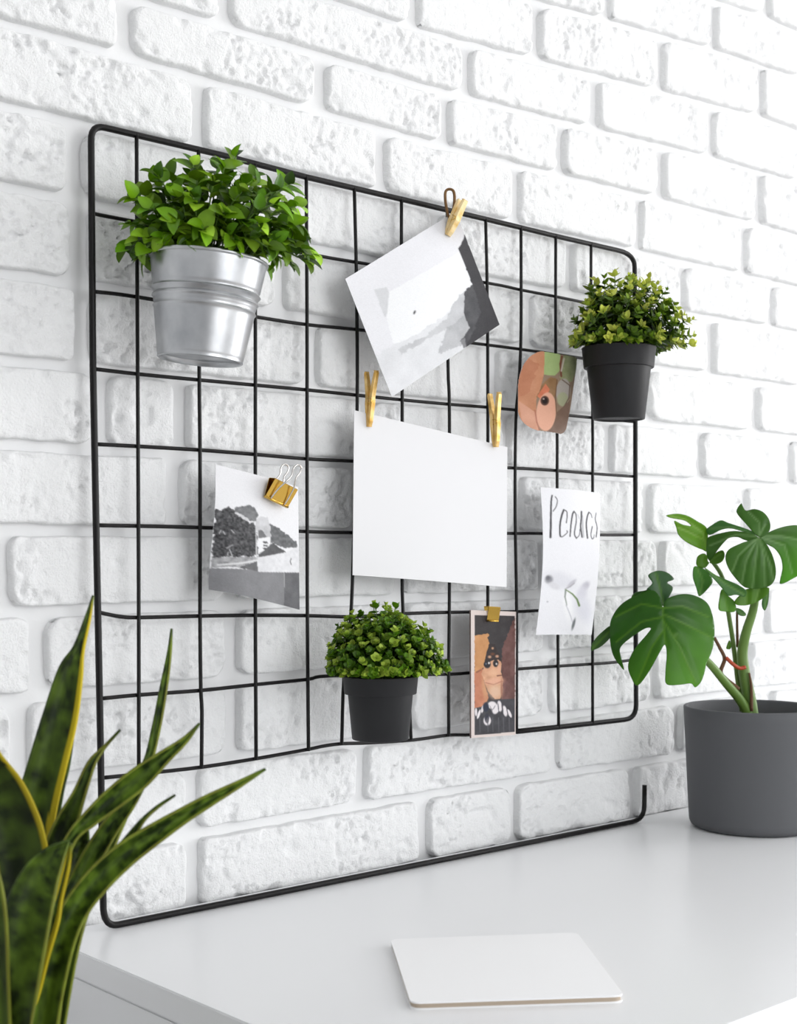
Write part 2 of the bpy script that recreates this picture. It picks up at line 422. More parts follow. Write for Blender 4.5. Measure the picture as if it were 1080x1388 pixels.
# ------------------------------------------------------------------ cards and prints
def inpoly(X, Y, poly):
    r = np.zeros(X.shape, bool); n = len(poly); j = n-1
    for i in range(n):
        xi, yi = poly[i]; xj, yj = poly[j]
        if yi != yj:
            r ^= ((yi > Y) != (yj > Y)) & (X < (xj-xi)*(Y-yi)/(yj-yi)+xi)
        j = i
    return r
class Paint:                                 # flat print: shapes in the print's own drawing units
    def __init__(s, X, Y, bg): s.X, s.Y = X, Y; s.C = np.ones(X.shape+(3,))*np.array(bg, float)
    def poly(s, pts, col, noise=0, sc=.05, wob=0):
        X, Y = s.X, s.Y
        if wob: X = X+wob*(fbm(s.X*.04, s.Y*.04, 3)-.5); Y = Y+wob*(fbm(s.X*.04+50, s.Y*.04+20, 3)-.5)
        m = inpoly(X, Y, pts); c = np.array(col, float)*np.ones(s.X.shape+(3,))
        if noise: c = c+(noise*(fbm(s.X*sc, s.Y*sc, 4)-.5)*2)[..., None]
        s.C[m] = c[m]
    def ell(s, cx, cy, rx, ry, col, soft=0.05, rot=0):
        a = math.radians(rot); dx, dy = s.X-cx, s.Y-cy
        x = dx*math.cos(a)+dy*math.sin(a); y = -dx*math.sin(a)+dy*math.cos(a)
        w = 1-sstep(1-soft, 1+soft, np.hypot(x/rx, y/ry)); s.C = s.C*(1-w[..., None])+np.array(col, float)*w[..., None]
    def line(s, pts, w0, col, w1=None, soft=2.0):
        n = len(pts)-1
        for i in range(n):
            (ax, ay), (bx, by) = pts[i], pts[i+1]
            dx, dy = bx-ax, by-ay; L2 = dx*dx+dy*dy+1e-9
            t = np.clip(((s.X-ax)*dx+(s.Y-ay)*dy)/L2, 0, 1)
            d = np.hypot(s.X-ax-t*dx, s.Y-ay-t*dy)
            w = w0 if w1 is None else w0+(w1-w0)*((i+t)/n)
            k = (1-sstep(w-soft, w+soft, d))[..., None]
            s.C = s.C*(1-k)+np.array(col, float)*k
def srgb2lin(C):
    C = np.clip(C, 0, 255)/255
    return np.where(C <= .04045, C/12.92, ((C+.055)/1.055)**2.4)
def card(name, quad, draw_quad, nx, ny, painter, mat_, bulge=None, thick=.0005, clipmask=None, back=None):
    """quad: world corners TL,TR,BR,BL; draw_quad: the same corners in drawing units; painter(X,Y)->colours"""
    u = np.linspace(0, 1, nx); v = np.linspace(0, 1, ny); U, Vg = np.meshgrid(u, v)
    def bil(q):
        q = [np.array(p, float) for p in q]
        return ((1-U)*(1-Vg))[..., None]*q[0]+(U*(1-Vg))[..., None]*q[1]+(U*Vg)[..., None]*q[2]+((1-U)*Vg)[..., None]*q[3]
    P = bil(quad); D = bil([(*p, 0) for p in draw_quad])
    nrm = np.cross(np.array(quad[1])-np.array(quad[0]), np.array(quad[3])-np.array(quad[0])); nrm = nrm/np.linalg.norm(nrm)
    if nrm[1] > 0: nrm = -nrm                # towards the room
    if bulge is not None: P = P+bulge(U, Vg)[..., None]*nrm
    idx = np.arange(nx*ny).reshape(ny, nx)
    q = np.stack([idx[:-1, :-1], idx[1:, :-1], idx[1:, 1:], idx[:-1, 1:]], -1).reshape(-1, 4)
    if clipmask is not None:
        keep = clipmask(D[..., 0], D[..., 1]).ravel()
        q = q[keep[q].all(1)]
        used = np.unique(q); mp = -np.ones(nx*ny, int); mp[used] = np.arange(len(used)); q = mp[q]
    else: used = np.arange(nx*ny)
    Vw = P.reshape(-1, 3)[used]
    o = obj(name, Vw.tolist(), q.tolist(), mat_, None, False)
    if painter is not None:
        C = painter(D[..., 0], D[..., 1])
        Cp = np.pad(C, ((1, 1), (1, 1), (0, 0)), 'edge')           # ink bleed: soften the edges of the print
        C = .5*C+.125*(Cp[:-2, 1:-1]+Cp[2:, 1:-1]+Cp[1:-1, :-2]+Cp[1:-1, 2:])
        C = C+rng.normal(0, 2.2, C.shape[:2])[..., None]
        C = .86*srgb2lin(C).reshape(-1, 3)[used]
        a = o.data.color_attributes.new('col', 'FLOAT_COLOR', 'POINT')
        a.data.foreach_set('color', np.concatenate([C, np.ones((len(C), 1))], 1).ravel())
    o.data.materials.append(back or M_paper)
    so = o.modifiers.new('thickness', 'SOLIDIFY'); so.thickness = thick; so.offset = -1
    so.material_offset = 1; so.material_offset_rim = 1
    return o

YC = -.030                                    # plane of the hanging cards, just in front of the wires
def q_y(pts, ys): return [on_y(x, y, Y) for (x, y), Y in zip(pts, ys)]

# -- blank sheet
t = card('paper_sheet', q_y([(480, 556), (687.5, 606), (686.5, 796), (478, 779.5)], (-.030, -.029, -.040, -.042)),
         [(0, 0), (1, 0), (1, 1), (0, 1)], 80, 70, None, M_paper, lambda U, V: .004*np.sin(math.pi*U)*V)
tag(t, 'blank white paper sheet held by two gold pegs in the middle of the grid', 'paper sheet')

# -- tilted photograph of a misty mountain
def paint_mountain(X, Y):
    p = Paint(X, Y, (243, 243, 247))
    p.C += (8*(fbm(X*.006, Y*.006, 3)-.5))[..., None]
    g = sstep(420, 150, Y)*sstep(420, 760, X); p.C -= (48*g)[..., None]
    p.poly([(232, 622), (300, 612), (330, 700), (290, 790)], (222, 223, 226), 4)
    p.poly([(310, 640), (735, 400), (805, 585), (750, 650), (560, 850), (345, 955), (300, 790)], (251, 252, 254))
    p.poly([(60, 1110), (270, 990), (340, 945), (480, 880), (640, 775), (700, 685), (750, 635), (830, 600), (900, 900), (760, 1000), (348, 1260)], (232, 233, 236), 10, .012, 26)
    p.poly([(370, 970), (520, 900), (640, 800), (660, 740), (715, 660), (750, 640), (775, 760), (700, 830), (560, 900), (390, 1000)], (206, 207, 210), 14, .02, 30)
    p.poly([(640, 860), (700, 820), (755, 770), (790, 850), (770, 900), (740, 960), (600, 1000)], (190, 191, 194), 18, .02, 30)
    p.poly([(728, 383), (778, 296), (1000, 830), (760, 968), (738, 925), (790, 850), (748, 770), (752, 640), (808, 590)], (74, 73, 76), 5, .02, 10)
    p.poly([(752, 640), (808, 592), (830, 640), (860, 760), (800, 905), (758, 965), (735, 925), (795, 850), (748, 760)], (92, 92, 95), 16, .03, 18)
    p.poly([(735, 925), (760, 905), (775, 955), (758, 968)], (140, 140, 143))
    p.ell(447, 765, 5, 11, (60, 60, 62), .4, 20)
    return p.C
t = card('photo_card', q_y([(468, 378), (617.5, 286.5), (677, 440), (531, 538)], (-.034, -.026, -.046, -.052)),
         [(78, 553), (724, 158), (980, 822), (350, 1245)], 170, 170, paint_mountain, M_print,
         lambda U, V: .007*np.sin(math.pi*U)*np.sin(math.pi*V))
tag(t, 'black and white mountain photograph hanging tilted by one corner from the top wire', 'photo card')

# -- landscape photograph
def paint_coast(X, Y):
    p = Paint(X, Y, (240, 240, 243))
    p.poly([(240, 575), (265, 540), (330, 527), (390, 550), (415, 600), (402, 645), (330, 645), (280, 600)], (126, 127, 129), 30, .05, 24)
    p.poly([(118, 545), (160, 572), (200, 535), (232, 545), (252, 592), (330, 655), (372, 655), (402, 690), (402, 905), (300, 912), (118, 925)], (84, 84, 86), 60, .09, 40)
    p.poly([(505, 660), (560, 700), (640, 745), (715, 800), (732, 840), (625, 855), (505, 805)], (112, 113, 115), 30, .05, 24)
    p.poly([(255, 578), (300, 605), (352, 632), (335, 655), (290, 620), (245, 590)], (214, 214, 216), 20, .1, 20)
    p.poly([(388, 650), (430, 610), (488, 620), (506, 700), (506, 870), (415, 885), (408, 760), (395, 700)], (206, 206, 209), 26, .03, 16)
    p.poly([(413, 712), (445, 716), (478, 772), (413, 776)], (122, 122, 124), 8, .04, 12)
    p.poly([(412, 776), (500, 765), (506, 868), (412, 882)], (243, 243, 245))
    for yy in (800, 826, 850): p.poly([(444, yy), (476, yy-2), (486, yy+12), (446, yy+13)], (98, 98, 100), 8, .1, 8)
    p.poly([(408, 892), (440, 878), (520, 810), (628, 880), (500, 905), (408, 922)], (94, 94, 96), 16, .05, 14)
    p.poly([(408, 918), (628, 882), (745, 838), (745, 1037), (404, 1028)], (230, 230, 233), 14, .04)
    p.poly([(118, 922), (400, 912), (400, 945), (270, 992), (118, 998)], (168, 168, 170), 44, .05, 20)
    p.line([(150, 975), (290, 962), (395, 942)], 7, (226, 226, 228))
    p.poly([(265, 992), (400, 948), (406, 1032), (330, 1010)], (112, 112, 114), 10, .04, 8)
    p.poly([(100, 998), (330, 1008), (404, 1028), (745, 1036), (745, 1330), (100, 1170)], (138, 138, 141), 9, .015)
    p.poly([(618, 1034), (745, 1036), (745, 1330), (604, 1290)], (108, 108, 111), 16, .02)
    p.line([(612, 1040), (612, 1140)], 4, (176, 176, 178))
    for a in [(160, 715, 150, 740), (172, 722, 184, 745), (222, 712, 240, 735), (195, 850, 232, 825), (212, 860, 230, 915), (205, 880, 200, 905)]:
        p.line([a[:2], a[2:]], 3.2, (206, 206, 208))
    p.line([(672, 930), (664, 950), (672, 975)], 3, (90, 90, 92)); p.line([(393, 690), (396, 920)], 4, (222, 222, 224))
    return p.C
def curl(U, V): return .003*np.sin(math.pi*U)-.010*(np.clip(.30-U, 0, 1)/.30)**2*sstep(.2, 1, V)+.003*V
t = card('photo_card', q_y([(292, 629.5), (404, 660), (403, 826.5), (289.5, 799)], (-.040, -.030, -.040, -.044)),
         [(122, 219), (743, 388), (738, 1313), (108, 1160)], 120, 180, paint_coast, M_print, curl)
tag(t, 'black and white coast and lighthouse photograph under a gold binder clip', 'photo card')

# -- rounded art card
def paint_art(X, Y):
    p = Paint(X, Y, (150, 128, 108))
    p.C += (20*(fbm(X*.02, Y*.02, 3)-.5))[..., None]
    p.poly([(80, 500), (222, 520), (216, 650), (196, 740), (176, 800), (176, 1010), (80, 1010)], (206, 146, 112), 22, .012)
    p.poly([(80, 620), (130, 560), (190, 600), (150, 760), (80, 800)], (196, 132, 100), 16, .015, 30)
    p.poly([(218, 525), (306, 540), (302, 640), (272, 668), (214, 662)], (166, 186, 126), 8, .02)
    p.poly([(330, 550), (440, 560), (420, 640), (380, 700), (318, 690), (300, 640)], (146, 152, 112), 26, .03, 30)
    p.line([(316, 560), (306, 600), (312, 670)], 6, (122, 76, 60)); p.line([(330, 570), (312, 640)], 5, (196, 186, 172))
    p.poly([(176, 790), (206, 716), (250, 676), (290, 690), (284, 780), (250, 800)], (150, 116, 82), 18, .02, 12)
    p.poly([(180, 780), (222, 712), (244, 745), (230, 780), (196, 800)], (216, 128, 96), 16, .03)
    p.ell(326, 752, 46, 70, (176, 168, 160), .05, 8); p.ell(322, 800, 36, 40, (170, 172, 140), .15)
    p.line([(318, 690), (368, 720), (362, 790), (330, 840)], 3, (110, 90, 78))
    p.poly([(276, 880), (330, 835), (372, 800), (360, 900), (330, 1010), (220, 1000)], (124, 100, 86), 12, .02)
    p.ell(228, 870, 52, 108, (232, 176, 150), .04, 4)
    p.poly([(104, 800), (168, 870), (190, 990), (120, 960)], (224, 168, 142), 8, .02)
    p.line([(170, 860), (178, 930), (196, 985)], 2.5, (180, 116, 96))
    p.ell(218, 808, 22, 27, (92, 66, 56), .1); p.ell(218, 808, 14, 18, (40, 28, 26), .2); p.ell(212, 798, 5, 5, (190, 170, 160), .3)
    p.line([(286, 690), (276, 790), (282, 880)], 2.5, (112, 84, 66))
    return p.C
def rounded(X, Y):
    poly = []
    for a, b, c in [((100, 720), (110, 540), (200, 528)), ((100, 880), (100, 800), (100, 720))][:1]:
        for i in range(9):
            t = i/8; poly.append((a[0]*(1-t)**2+2*b[0]*t*(1-t)+c[0]*t*t, a[1]*(1-t)**2+2*b[1]*t*(1-t)+c[1]*t*t))
    poly += [(300, 545), (408, 556), (422, 566), (418, 610), (398, 720), (372, 860), (345, 965)]
    for a, b, c in [((345, 965), (325, 1004), (290, 992)), ((180, 975), (110, 945), (100, 860))]:
        for i in range(9):
            t = i/8; poly.append((a[0]*(1-t)**2+2*b[0]*t*(1-t)+c[0]*t*t, a[1]*(1-t)**2+2*b[1]*t*(1-t)+c[1]*t*t))
    return inpoly(X, Y, poly)
def z3(x, y): return (680+x/4.154, 350+y/4.154)
t = card('art_card', q_y([z3(90, 515), z3(430, 545), z3(430, 1010), z3(90, 1010)], (-.030, -.031, -.036, -.040)),
         [(90, 515), (430, 545), (430, 1010), (90, 1010)], 150, 210, paint_art, M_gloss,
         lambda U, V: .006*np.sin(math.pi*U)-.004*np.clip(.25-U, 0, 1)*4, clipmask=rounded)
tag(t, 'small art card with rounded corners in peach, green and brown below the right grid', 'art card')
t['label'] = 'small peach, green and brown art card with rounded corners left of the upper black pot'

# -- lettering card
def catmull2(pts): return [(v.x, v.y) for v in catmull([(x, y, 0) for x, y in pts], 4)]
def paint_letters(X, Y):
    p = Paint(X, Y, (242, 242, 246))
    ink = (72, 70, 74)
    T = lambda pts: [(173.5+x*.4551, 138.8+y*.4551) for x, y in catmull2(pts)]
    def L(pts, a, b=None, c=None): p.line(T(pts), a*.5, c or ink, (b or a)*.5, 1.8)
    L([(190, 100), (165, 220), (140, 480), (125, 680), (112, 840)], 9, 14)
    L([(235, 125), (262, 190), (235, 300), (180, 385)], 5)
    L([(350, 360), (310, 460), (275, 600), (262, 740), (265, 825)], 12, 10)
    L([(350, 360), (395, 390), (395, 480), (375, 590)], 6); L([(265, 825), (300, 830), (380, 760), (375, 725)], 5)
    L([(520, 390), (490, 440), (455, 600), (435, 740), (425, 828)], 11, 8)
    L([(520, 390), (550, 440), (548, 560), (520, 680), (503, 790), (535, 858)], 8, 10, (104, 104, 108))
    L([(535, 858), (590, 800), (606, 700)], 5); L([(585, 440), (606, 520)], 3, 3, (150, 150, 154))
    L([(664, 470), (660, 640), (664, 830)], 16, 18, (196, 196, 200))
    L([(655, 390), (645, 500), (622, 640), (630, 760), (640, 840)], 12, 10)
    L([(800, 400), (765, 470), (735, 600), (738, 740), (748, 850)], 10, 13); L([(800, 400), (840, 430), (858, 495)], 5)
    L([(855, 650), (825, 760), (825, 830), (850, 865), (880, 840), (890, 795)], 8, 4)
    L([(950, 410), (925, 520), (955, 640), (950, 730), (930, 830)], 6, 9)
    p.ell(300, 860, 110, 60, (228, 228, 234), .6, 20); p.ell(212, 850, 26, 30, (150, 150, 156), .5); p.ell(205, 838, 14, 16, (120, 120, 126), .6)
    p.ell(250, 900, 40, 22, (222, 221, 226), .5, 30)
    p.ell(380, 880, 42, 14, (200, 198, 206), .5, -40); p.line([(330, 925), (370, 905), (400, 880)], 4, (168, 166, 172), None, 5)
    p.ell(500, 900, 40, 26, (196, 194, 204), .6, -40); p.ell(470, 960, 40, 60, (218, 217, 226), .7, 20)
    p.ell(360, 1060, 34, 120, (250, 250, 252), .4, -12); p.ell(500, 1080, 60, 110, (226, 226, 234), .7, -25)
    p.line([(335, 935), (332, 985), (350, 1050)], 7, (150, 156, 150), 3, 4)
    p.line([(335, 930), (390, 965), (430, 1005), (452, 1052)], 3, (112, 134, 90), 9, 3)
    p.ell(415, 1195, 11, 44, (120, 124, 126), .5, 12)
    p.line([(345, 1050), (385, 1130), (405, 1180)], 3, (196, 196, 204), None, 4); p.ell(210, 1022, 7, 5, (190, 190, 196), .6)
    return p.C
def z6(x, y): return (700+x/5.783, 640+y/5.783)
t = card('lettering_card', q_y([z6(187, 118), z6(655, 165), z6(588, 1275), z6(150, 1275)], (-.030, -.028, -.044, -.046)),
         [(187, 118), (655, 165), (588, 1275), (150, 1275)], 130, 260, paint_letters, M_print,
         lambda U, V: .004*np.sin(math.pi*U)+.007*np.sin(math.pi*V)*(1-.4*U))
tag(t, 'tall white card with thin grey brush lettering and a faint painted flower', 'lettering card')

# -- portrait print with a pale border
def paint_portrait(X, Y):
    p = Paint((X-774)/.48, (Y-72)/.48, (222, 208, 203))
    p.poly([(60, 104), (470, 112), (470, 1290), (60, 1325)], (50, 45, 47), 10, .02)
    p.poly([(440, 170), (470, 140), (470, 960), (330, 965), (345, 800), (330, 620), (345, 420), (390, 310)], (106, 70, 65), 22, .02, 24)
    p.poly([(60, 312), (165, 296), (190, 285), (206, 308), (185, 332), (212, 400), (168, 540), (150, 640), (60, 690)], (200, 144, 94), 18, .015, 14)
    p.poly([(60, 690), (135, 640), (160, 820), (205, 950), (130, 1040), (60, 1055)], (192, 124, 94), 18, .015, 14)
    p.ell(160, 860, 22, 110, (206, 152, 112), .9, -8); p.line([(80, 685), (125, 662)], 8, (140, 88, 66), 5, 6)
    p.poly([(150, 640), (160, 560), (220, 430), (262, 440), (330, 560), (326, 680), (346, 760), (338, 900), (312, 955), (260, 962), (205, 900), (165, 800), (130, 700)], (212, 160, 126), 20, .02, 14)
    p.poly([(205, 395), (265, 400), (322, 530), (334, 580), (300, 560), (230, 570), (150, 622), (162, 555)], (46, 35, 35), 12, .03, 18)
    p.ell(240, 442, 12, 12, (196, 150, 116), .6); p.ell(210, 530, 17, 14, (196, 150, 120), .6); p.ell(286, 524, 18, 14, (198, 152, 124), .6); p.ell(240, 500, 22, 14, (104, 62, 40), .7)
    p.ell(186, 606, 34, 38, (30, 25, 30), .2); p.ell(272, 596, 28, 36, (30, 25, 28), .2)
    p.ell(203, 592, 10, 12, (222, 214, 212), .4); p.ell(279, 601, 9, 11, (222, 214, 212), .4); p.ell(174, 600, 8, 10, (92, 104, 124), .5)
    p.ell(256, 690, 44, 36, (228, 178, 144), .7); p.ell(306, 652, 20, 46, (226, 172, 142), .6); p.line([(288, 722), (332, 716)], 6, (112, 66, 54), 4, 5)
    p.ell(262, 778, 86, 34, (226, 172, 144), .6, -6); p.line([(170, 792), (250, 812), (340, 776)], 4, (172, 112, 90), 4, 5)
    p.ell(268, 884, 66, 66, (220, 182, 154), .7); p.ell(332, 860, 10, 90, (160, 112, 90), .9)
    p.poly([(60, 1050), (130, 1035), (200, 975), (330, 962), (470, 955), (470, 1290), (60, 1325)], (62, 61, 66), 14, .02)
    for a in [(235, 1020, 46, 38, 0), (272, 1062, 34, 50, 20), (312, 1030, 24, 56, -8), (366, 1080, 22, 56, -12), (414, 1104, 15, 46, -25), (102, 1112, 13, 50, 18), (74, 1090, 11, 42, 0), (138, 1060, 12, 40, 10), (186, 1178, 38, 48, 0)]:
        p.ell(a[0], a[1], a[2], a[3], (232, 226, 228), .2, a[4])
    for a in [(172, 1040, 30, 46, 0, (36, 42, 62)), (182, 1150, 22, 46, 0, (44, 46, 60)), (186, 1180, 14, 22, 0, (96, 92, 98)), (298, 1040, 5, 42, -4, (92, 90, 98)), (256, 1044, 5, 26, 30, (150, 146, 152)), (340, 1050, 7, 52, -8, (74, 70, 76)), (392, 1090, 5, 40, -14, (80, 78, 84)), (222, 1050, 4, 30, -20, (150, 146, 150))]:
        p.ell(a[0], a[1], a[2], a[3], a[5], .3, a[4])
    for x in (110, 190, 240, 300, 350, 410): p.line([(x, 1150), (x+4, 1290)], 5, (92, 92, 97), 3, 5)
    return p.C
def z5(x, y): return (420+x/3.6, 800+y/3.6)
t = card('portrait_print', q_y([z5(785, 97), z5(1005, 105), z5(1003, 706), z5(787, 722)], (-.034, -.030, -.036, -.040)),
         [(785, 97), (1005, 105), (1003, 706), (787, 722)], 130, 300, paint_portrait, M_gloss, None, .0022,
         back=mat('print_edge', lin(120, 104, 100), .7))
tag(t, 'narrow painted portrait print of a dark-haired face with white lace collar and pale border', 'art print')

# ------------------------------------------------------------------ pegs and binder clips
CR = Vector((CA, -SA, 0)); UPV = Vector((0, 0, 1)); FW = Vector((SA, CA, 0))
def peg(label, top, bottom, spread, width=.0052, thick=.0036, loop=None, wood=None):
    """clothes peg: two tapered legs, one in front of the card and one behind, and a wire spring"""
    top, bottom = Vector(top), Vector(bottom); ax = (top-bottom); L = ax.length; ax.normalize()
    dep = Vector((0, 1, 0)); dep = (dep-ax*dep.dot(ax)).normalized(); sid = ax.cross(dep).normalized()
    root = tag(empty('clothes_peg', bottom), label, 'clothes peg')
    for s in (-1, 1):
        V = []; Fc = []
        prof = [(0, .0002, .0016), (.10, .0004, .0030), (.30, .0004, .0040), (.42, .0006, .0046), (.52, .0004, .0044), (.72, spread*.45, .0040), (.96, spread, .0034), (1, spread+.0004, .0022)]
        for f, gap, th in prof:
            th = th*thick/.0036; w = width*(.86+.14*math.sin(f*3.1))/2
            c = bottom+ax*(f*L)
            for a, b in ((gap, -w), (gap+th, -w*.9), (gap+th, w*.9), (gap, w)):
                V.append(c+dep*(s*a)+sid*b)
        m = len(prof)
        for i in range(m-1):
            for k in range(4):
                f4 = (i*4+k, i*4+(k+1) % 4, (i+1)*4+(k+1) % 4, (i+1)*4+k)
                Fc.append(f4 if s > 0 else f4[::-1])
        Fc += [(3, 2, 1, 0), tuple((m-1)*4+k for k in range(4))]
        o = obj('leg', V, Fc, wood or M_goldwood, None, False); put(o, root)
        bv = o.modifiers.new('edge', 'BEVEL'); bv.width = .0005; bv.segments = 2
    c = bottom+ax*(.46*L); pts = []
    for i in range(37):
        a = 2*math.pi*i/12; pts.append(c+ax*(.0026*math.cos(a))+dep*(.0052*math.sin(a))+sid*((i/36-.5)*width*1.25))
    tube('spring', pts, .00055, M_gold, root, 6)
    if loop: tube('wire_loop', catmull(loop, 5), .0016, M_twine, root, 6)
    return root
d1 = depth_y(612, -.026)
lp = [at(x, y, d1-.004) for x, y in [(608, 296), (604, 276), (603.5, 261), (608, 256.5), (614, 258.5), (616, 268), (614.5, 284), (612, 297)]]
peg('brightly lit gold peg leaning on the top wire with a brown wire loop', at(627, 271, d1-.012), at(606.5, 319, d1-.012), .0022, .0074, .0048, lp, M_goldwood_lit)
d2 = depth_y(502, -.031)
peg('gold peg on the upper left corner of the blank sheet', at(503.5, 503, d2-.003), at(500, 578.5, d2-.003), .0058, .0056, .0038)
d3 = depth_y(670, -.030)
peg('gold peg on the upper right corner of the blank sheet', at(670, 532.5, d3-.003), at(672, 606, d3-.003), .0050, .0062, .0042)

def binder(label, c, ax_u, ax_v, ax_n, w, h, depth, handle=True):
    """binder clip: folded triangular spring body with rolled lips and two wire handles; ax_v points to the handles"""
    c = Vector(c); u, v, nn = ax_u.normalized(), ax_v.normalized(), ax_n.normalized()
    root = tag(empty('binder_clip', c), label, 'binder clip')
    sec = [(-.0004-depth*.04, 0), (-depth*.5, h*.98), (-depth*.42, h*1.03), (depth*.42, h*1.03), (depth*.5, h*.98), (depth*.04+.0004, 0)]
    V = []; Fc = []; t = .0006
    outer = [(a, b) for a, b in sec]; inner = [(a*.86, b*.96+.0004) for a, b in sec]
    ring = outer+inner[::-1]
    for s in (-.5, .5):
        for a, b in ring: V.append(c+u*(s*w)+nn*a+v*b)
    m = len(ring)
    for k in range(m): Fc.append((k, (k+1) % m, m+(k+1) % m, m+k))
    for k in range(len(sec)-1):
        q = (k, k+1, m-2-k, m-1-k); Fc.append(q[::-1]); Fc.append(tuple(m+i for i in q))
    bm = bmesh.new(); vs = [bm.verts.new(p) for p in V]
    for f in Fc:
        try: bm.faces.new([vs[i] for i in f])
        except ValueError: pass
    bmesh.ops.recalc_face_normals(bm, faces=bm.faces)
    body = bm_obj('clip_body', bm, M_gold, root, False)
    for s in (-1, 1):
        tube('lip', [c+u*(-.5*w)+nn*(s*.0010), c+u*(.5*w)+nn*(s*.0010)], .0011, M_gold, root, 8)
    if handle:
        for s, lean in ((-1, .30), (1, .05)):
            b0 = c+nn*(s*(depth*.10+.001)); hh = h*2.35
            pts = []
            for a, b, d in [(-.30, .02, 0), (-.27, .55, .25), (-.20, 1.0, .6), (-.10, 1.42, .8), (-.15, 1.75, .9), (-.12, 2.0, 1.0), (0, 2.1, 1.05), (.12, 2.0, 1.0), (.15, 1.75, .9), (.10, 1.42, .8), (.20, 1.0, .6), (.27, .55, .25), (.30, .02, 0)]:
                pts.append(b0+u*(a*w)+v*(b*h)+nn*(s*(d*lean*h*1.2+depth*.42*min(1, b))))
            tube('wire_handle', catmull(pts, 4), .0009, M_chrome, root, 6)
    return root
dB = depth_y(378, -.036)-.021
a0, a1 = at(359, 672.5, dB), at(389.5, 687.5, dB+.017)
uu = (a1-a0); vv = (at(384, 656, dB+.012)-at(374.3, 680, dB+.0085)); nn_ = uu.cross(vv); nn_ = nn_ if nn_.y > 0 else -nn_
binder('gold binder clip with silver wire handles on the coast photograph', (a0+a1)/2, uu, vv, nn_, uu.length, vv.length, .011)
dC = depth_y(667, -.034)-.004
c0, c1 = at(659, 841, dC), at(675, 842, dC)
binder('tiny gold binder clip on top of the portrait print', (c0+c1)/2, c1-c0, UPV, Vector((0, 1, 0)), (c1-c0).length*.98, .0150, .008, False)

# ------------------------------------------------------------------ notebook on the desk
def rounded_slab(name, quad, z0, z1, r, mat_, root=None, bev=.0006):
    pts = []; n = len(quad)
    for i in range(n):
        p, a, b = Vector(quad[i]), Vector(quad[i-1]), Vector(quad[(i+1) % n])
        p0 = p+(a-p).normalized()*r; p1 = p+(b-p).normalized()*r
        for k in range(6):
            t = k/5; q = p0*(1-t)**2+p*2*t*(1-t)+p1*t*t; pts.append((q.x, q.y))
    bm = bmesh.new(); lo = [bm.verts.new((x, y, z0)) for x, y in pts]; hi = [bm.verts.new((x, y, z1)) for x, y in pts]
    bm.faces.new(lo[::-1]); bm.faces.new(hi); m = len(pts)
    for i in range(m): bm.faces.new((lo[i], lo[(i+1) % m], hi[(i+1) % m], hi[i]))
    bmesh.ops.recalc_face_normals(bm, faces=bm.faces)
    return bm_obj(name, bm, mat_, root, True, 40)
nq = [(.2014, -.2262), (.3323, -.3161), (.2289, -.4499), (.1030, -.3590)]
nb = tag(empty('notebook', (.216, -.338, .75)), 'thin white notebook with rounded corners lying on the desk', 'notebook')
cen = Vector((.216, -.338)); shr = lambda k: [tuple(cen+(Vector(p)-cen)*k) for p in nq]
rounded_slab('cover', nq, .7500, .7510, .008, M_white, nb)
rounded_slab('pages', shr(.988), .7510, .7542, .008, M_tan, nb)
rounded_slab('cover', nq, .7542, .7554, .008, M_white, nb)

# ------------------------------------------------------------------ leaves
def add_col(o, cols):
    a = o.data.color_attributes.new('col', 'FLOAT_COLOR', 'POINT')
    a.data.foreach_set('color', np.concatenate([np.array(cols), np.ones((len(cols), 1))], 1).ravel())
def leaf_arrays(L, W, fold=.25, droop=.2, n=5, rnd=.62):
    """ovate leaf along +y, normal +z, folded along the midrib"""
    V = []; Fc = []
    for i in range(n+1):
        t = i/n; w = W*.5*(math.sin(math.pi*min(1, t**.72*.985+.01)))**rnd if 0 < i < n else W*.03
        z = -droop*L*t*t
        for s in (-1, 0, 1): V.append((s*w, t*L, z+abs(s)*w*fold*1.6))
    for i in range(n):
        for k in range(2):
            a = i*3+k; Fc.append((a, a+1, a+4, a+3))
    return V, Fc
def basis(d, nrm):
    d = d.normalized(); x = d.cross(nrm)
    if x.length < 1e-4: x = d.orthogonal()
    x.normalize(); z = x.cross(d)
    return Matrix((x, d, z)).transposed()
def rand_unit():
    v = Vector((random.gauss(0, 1), random.gauss(0, 1), random.gauss(0, 1))); return v.normalized()

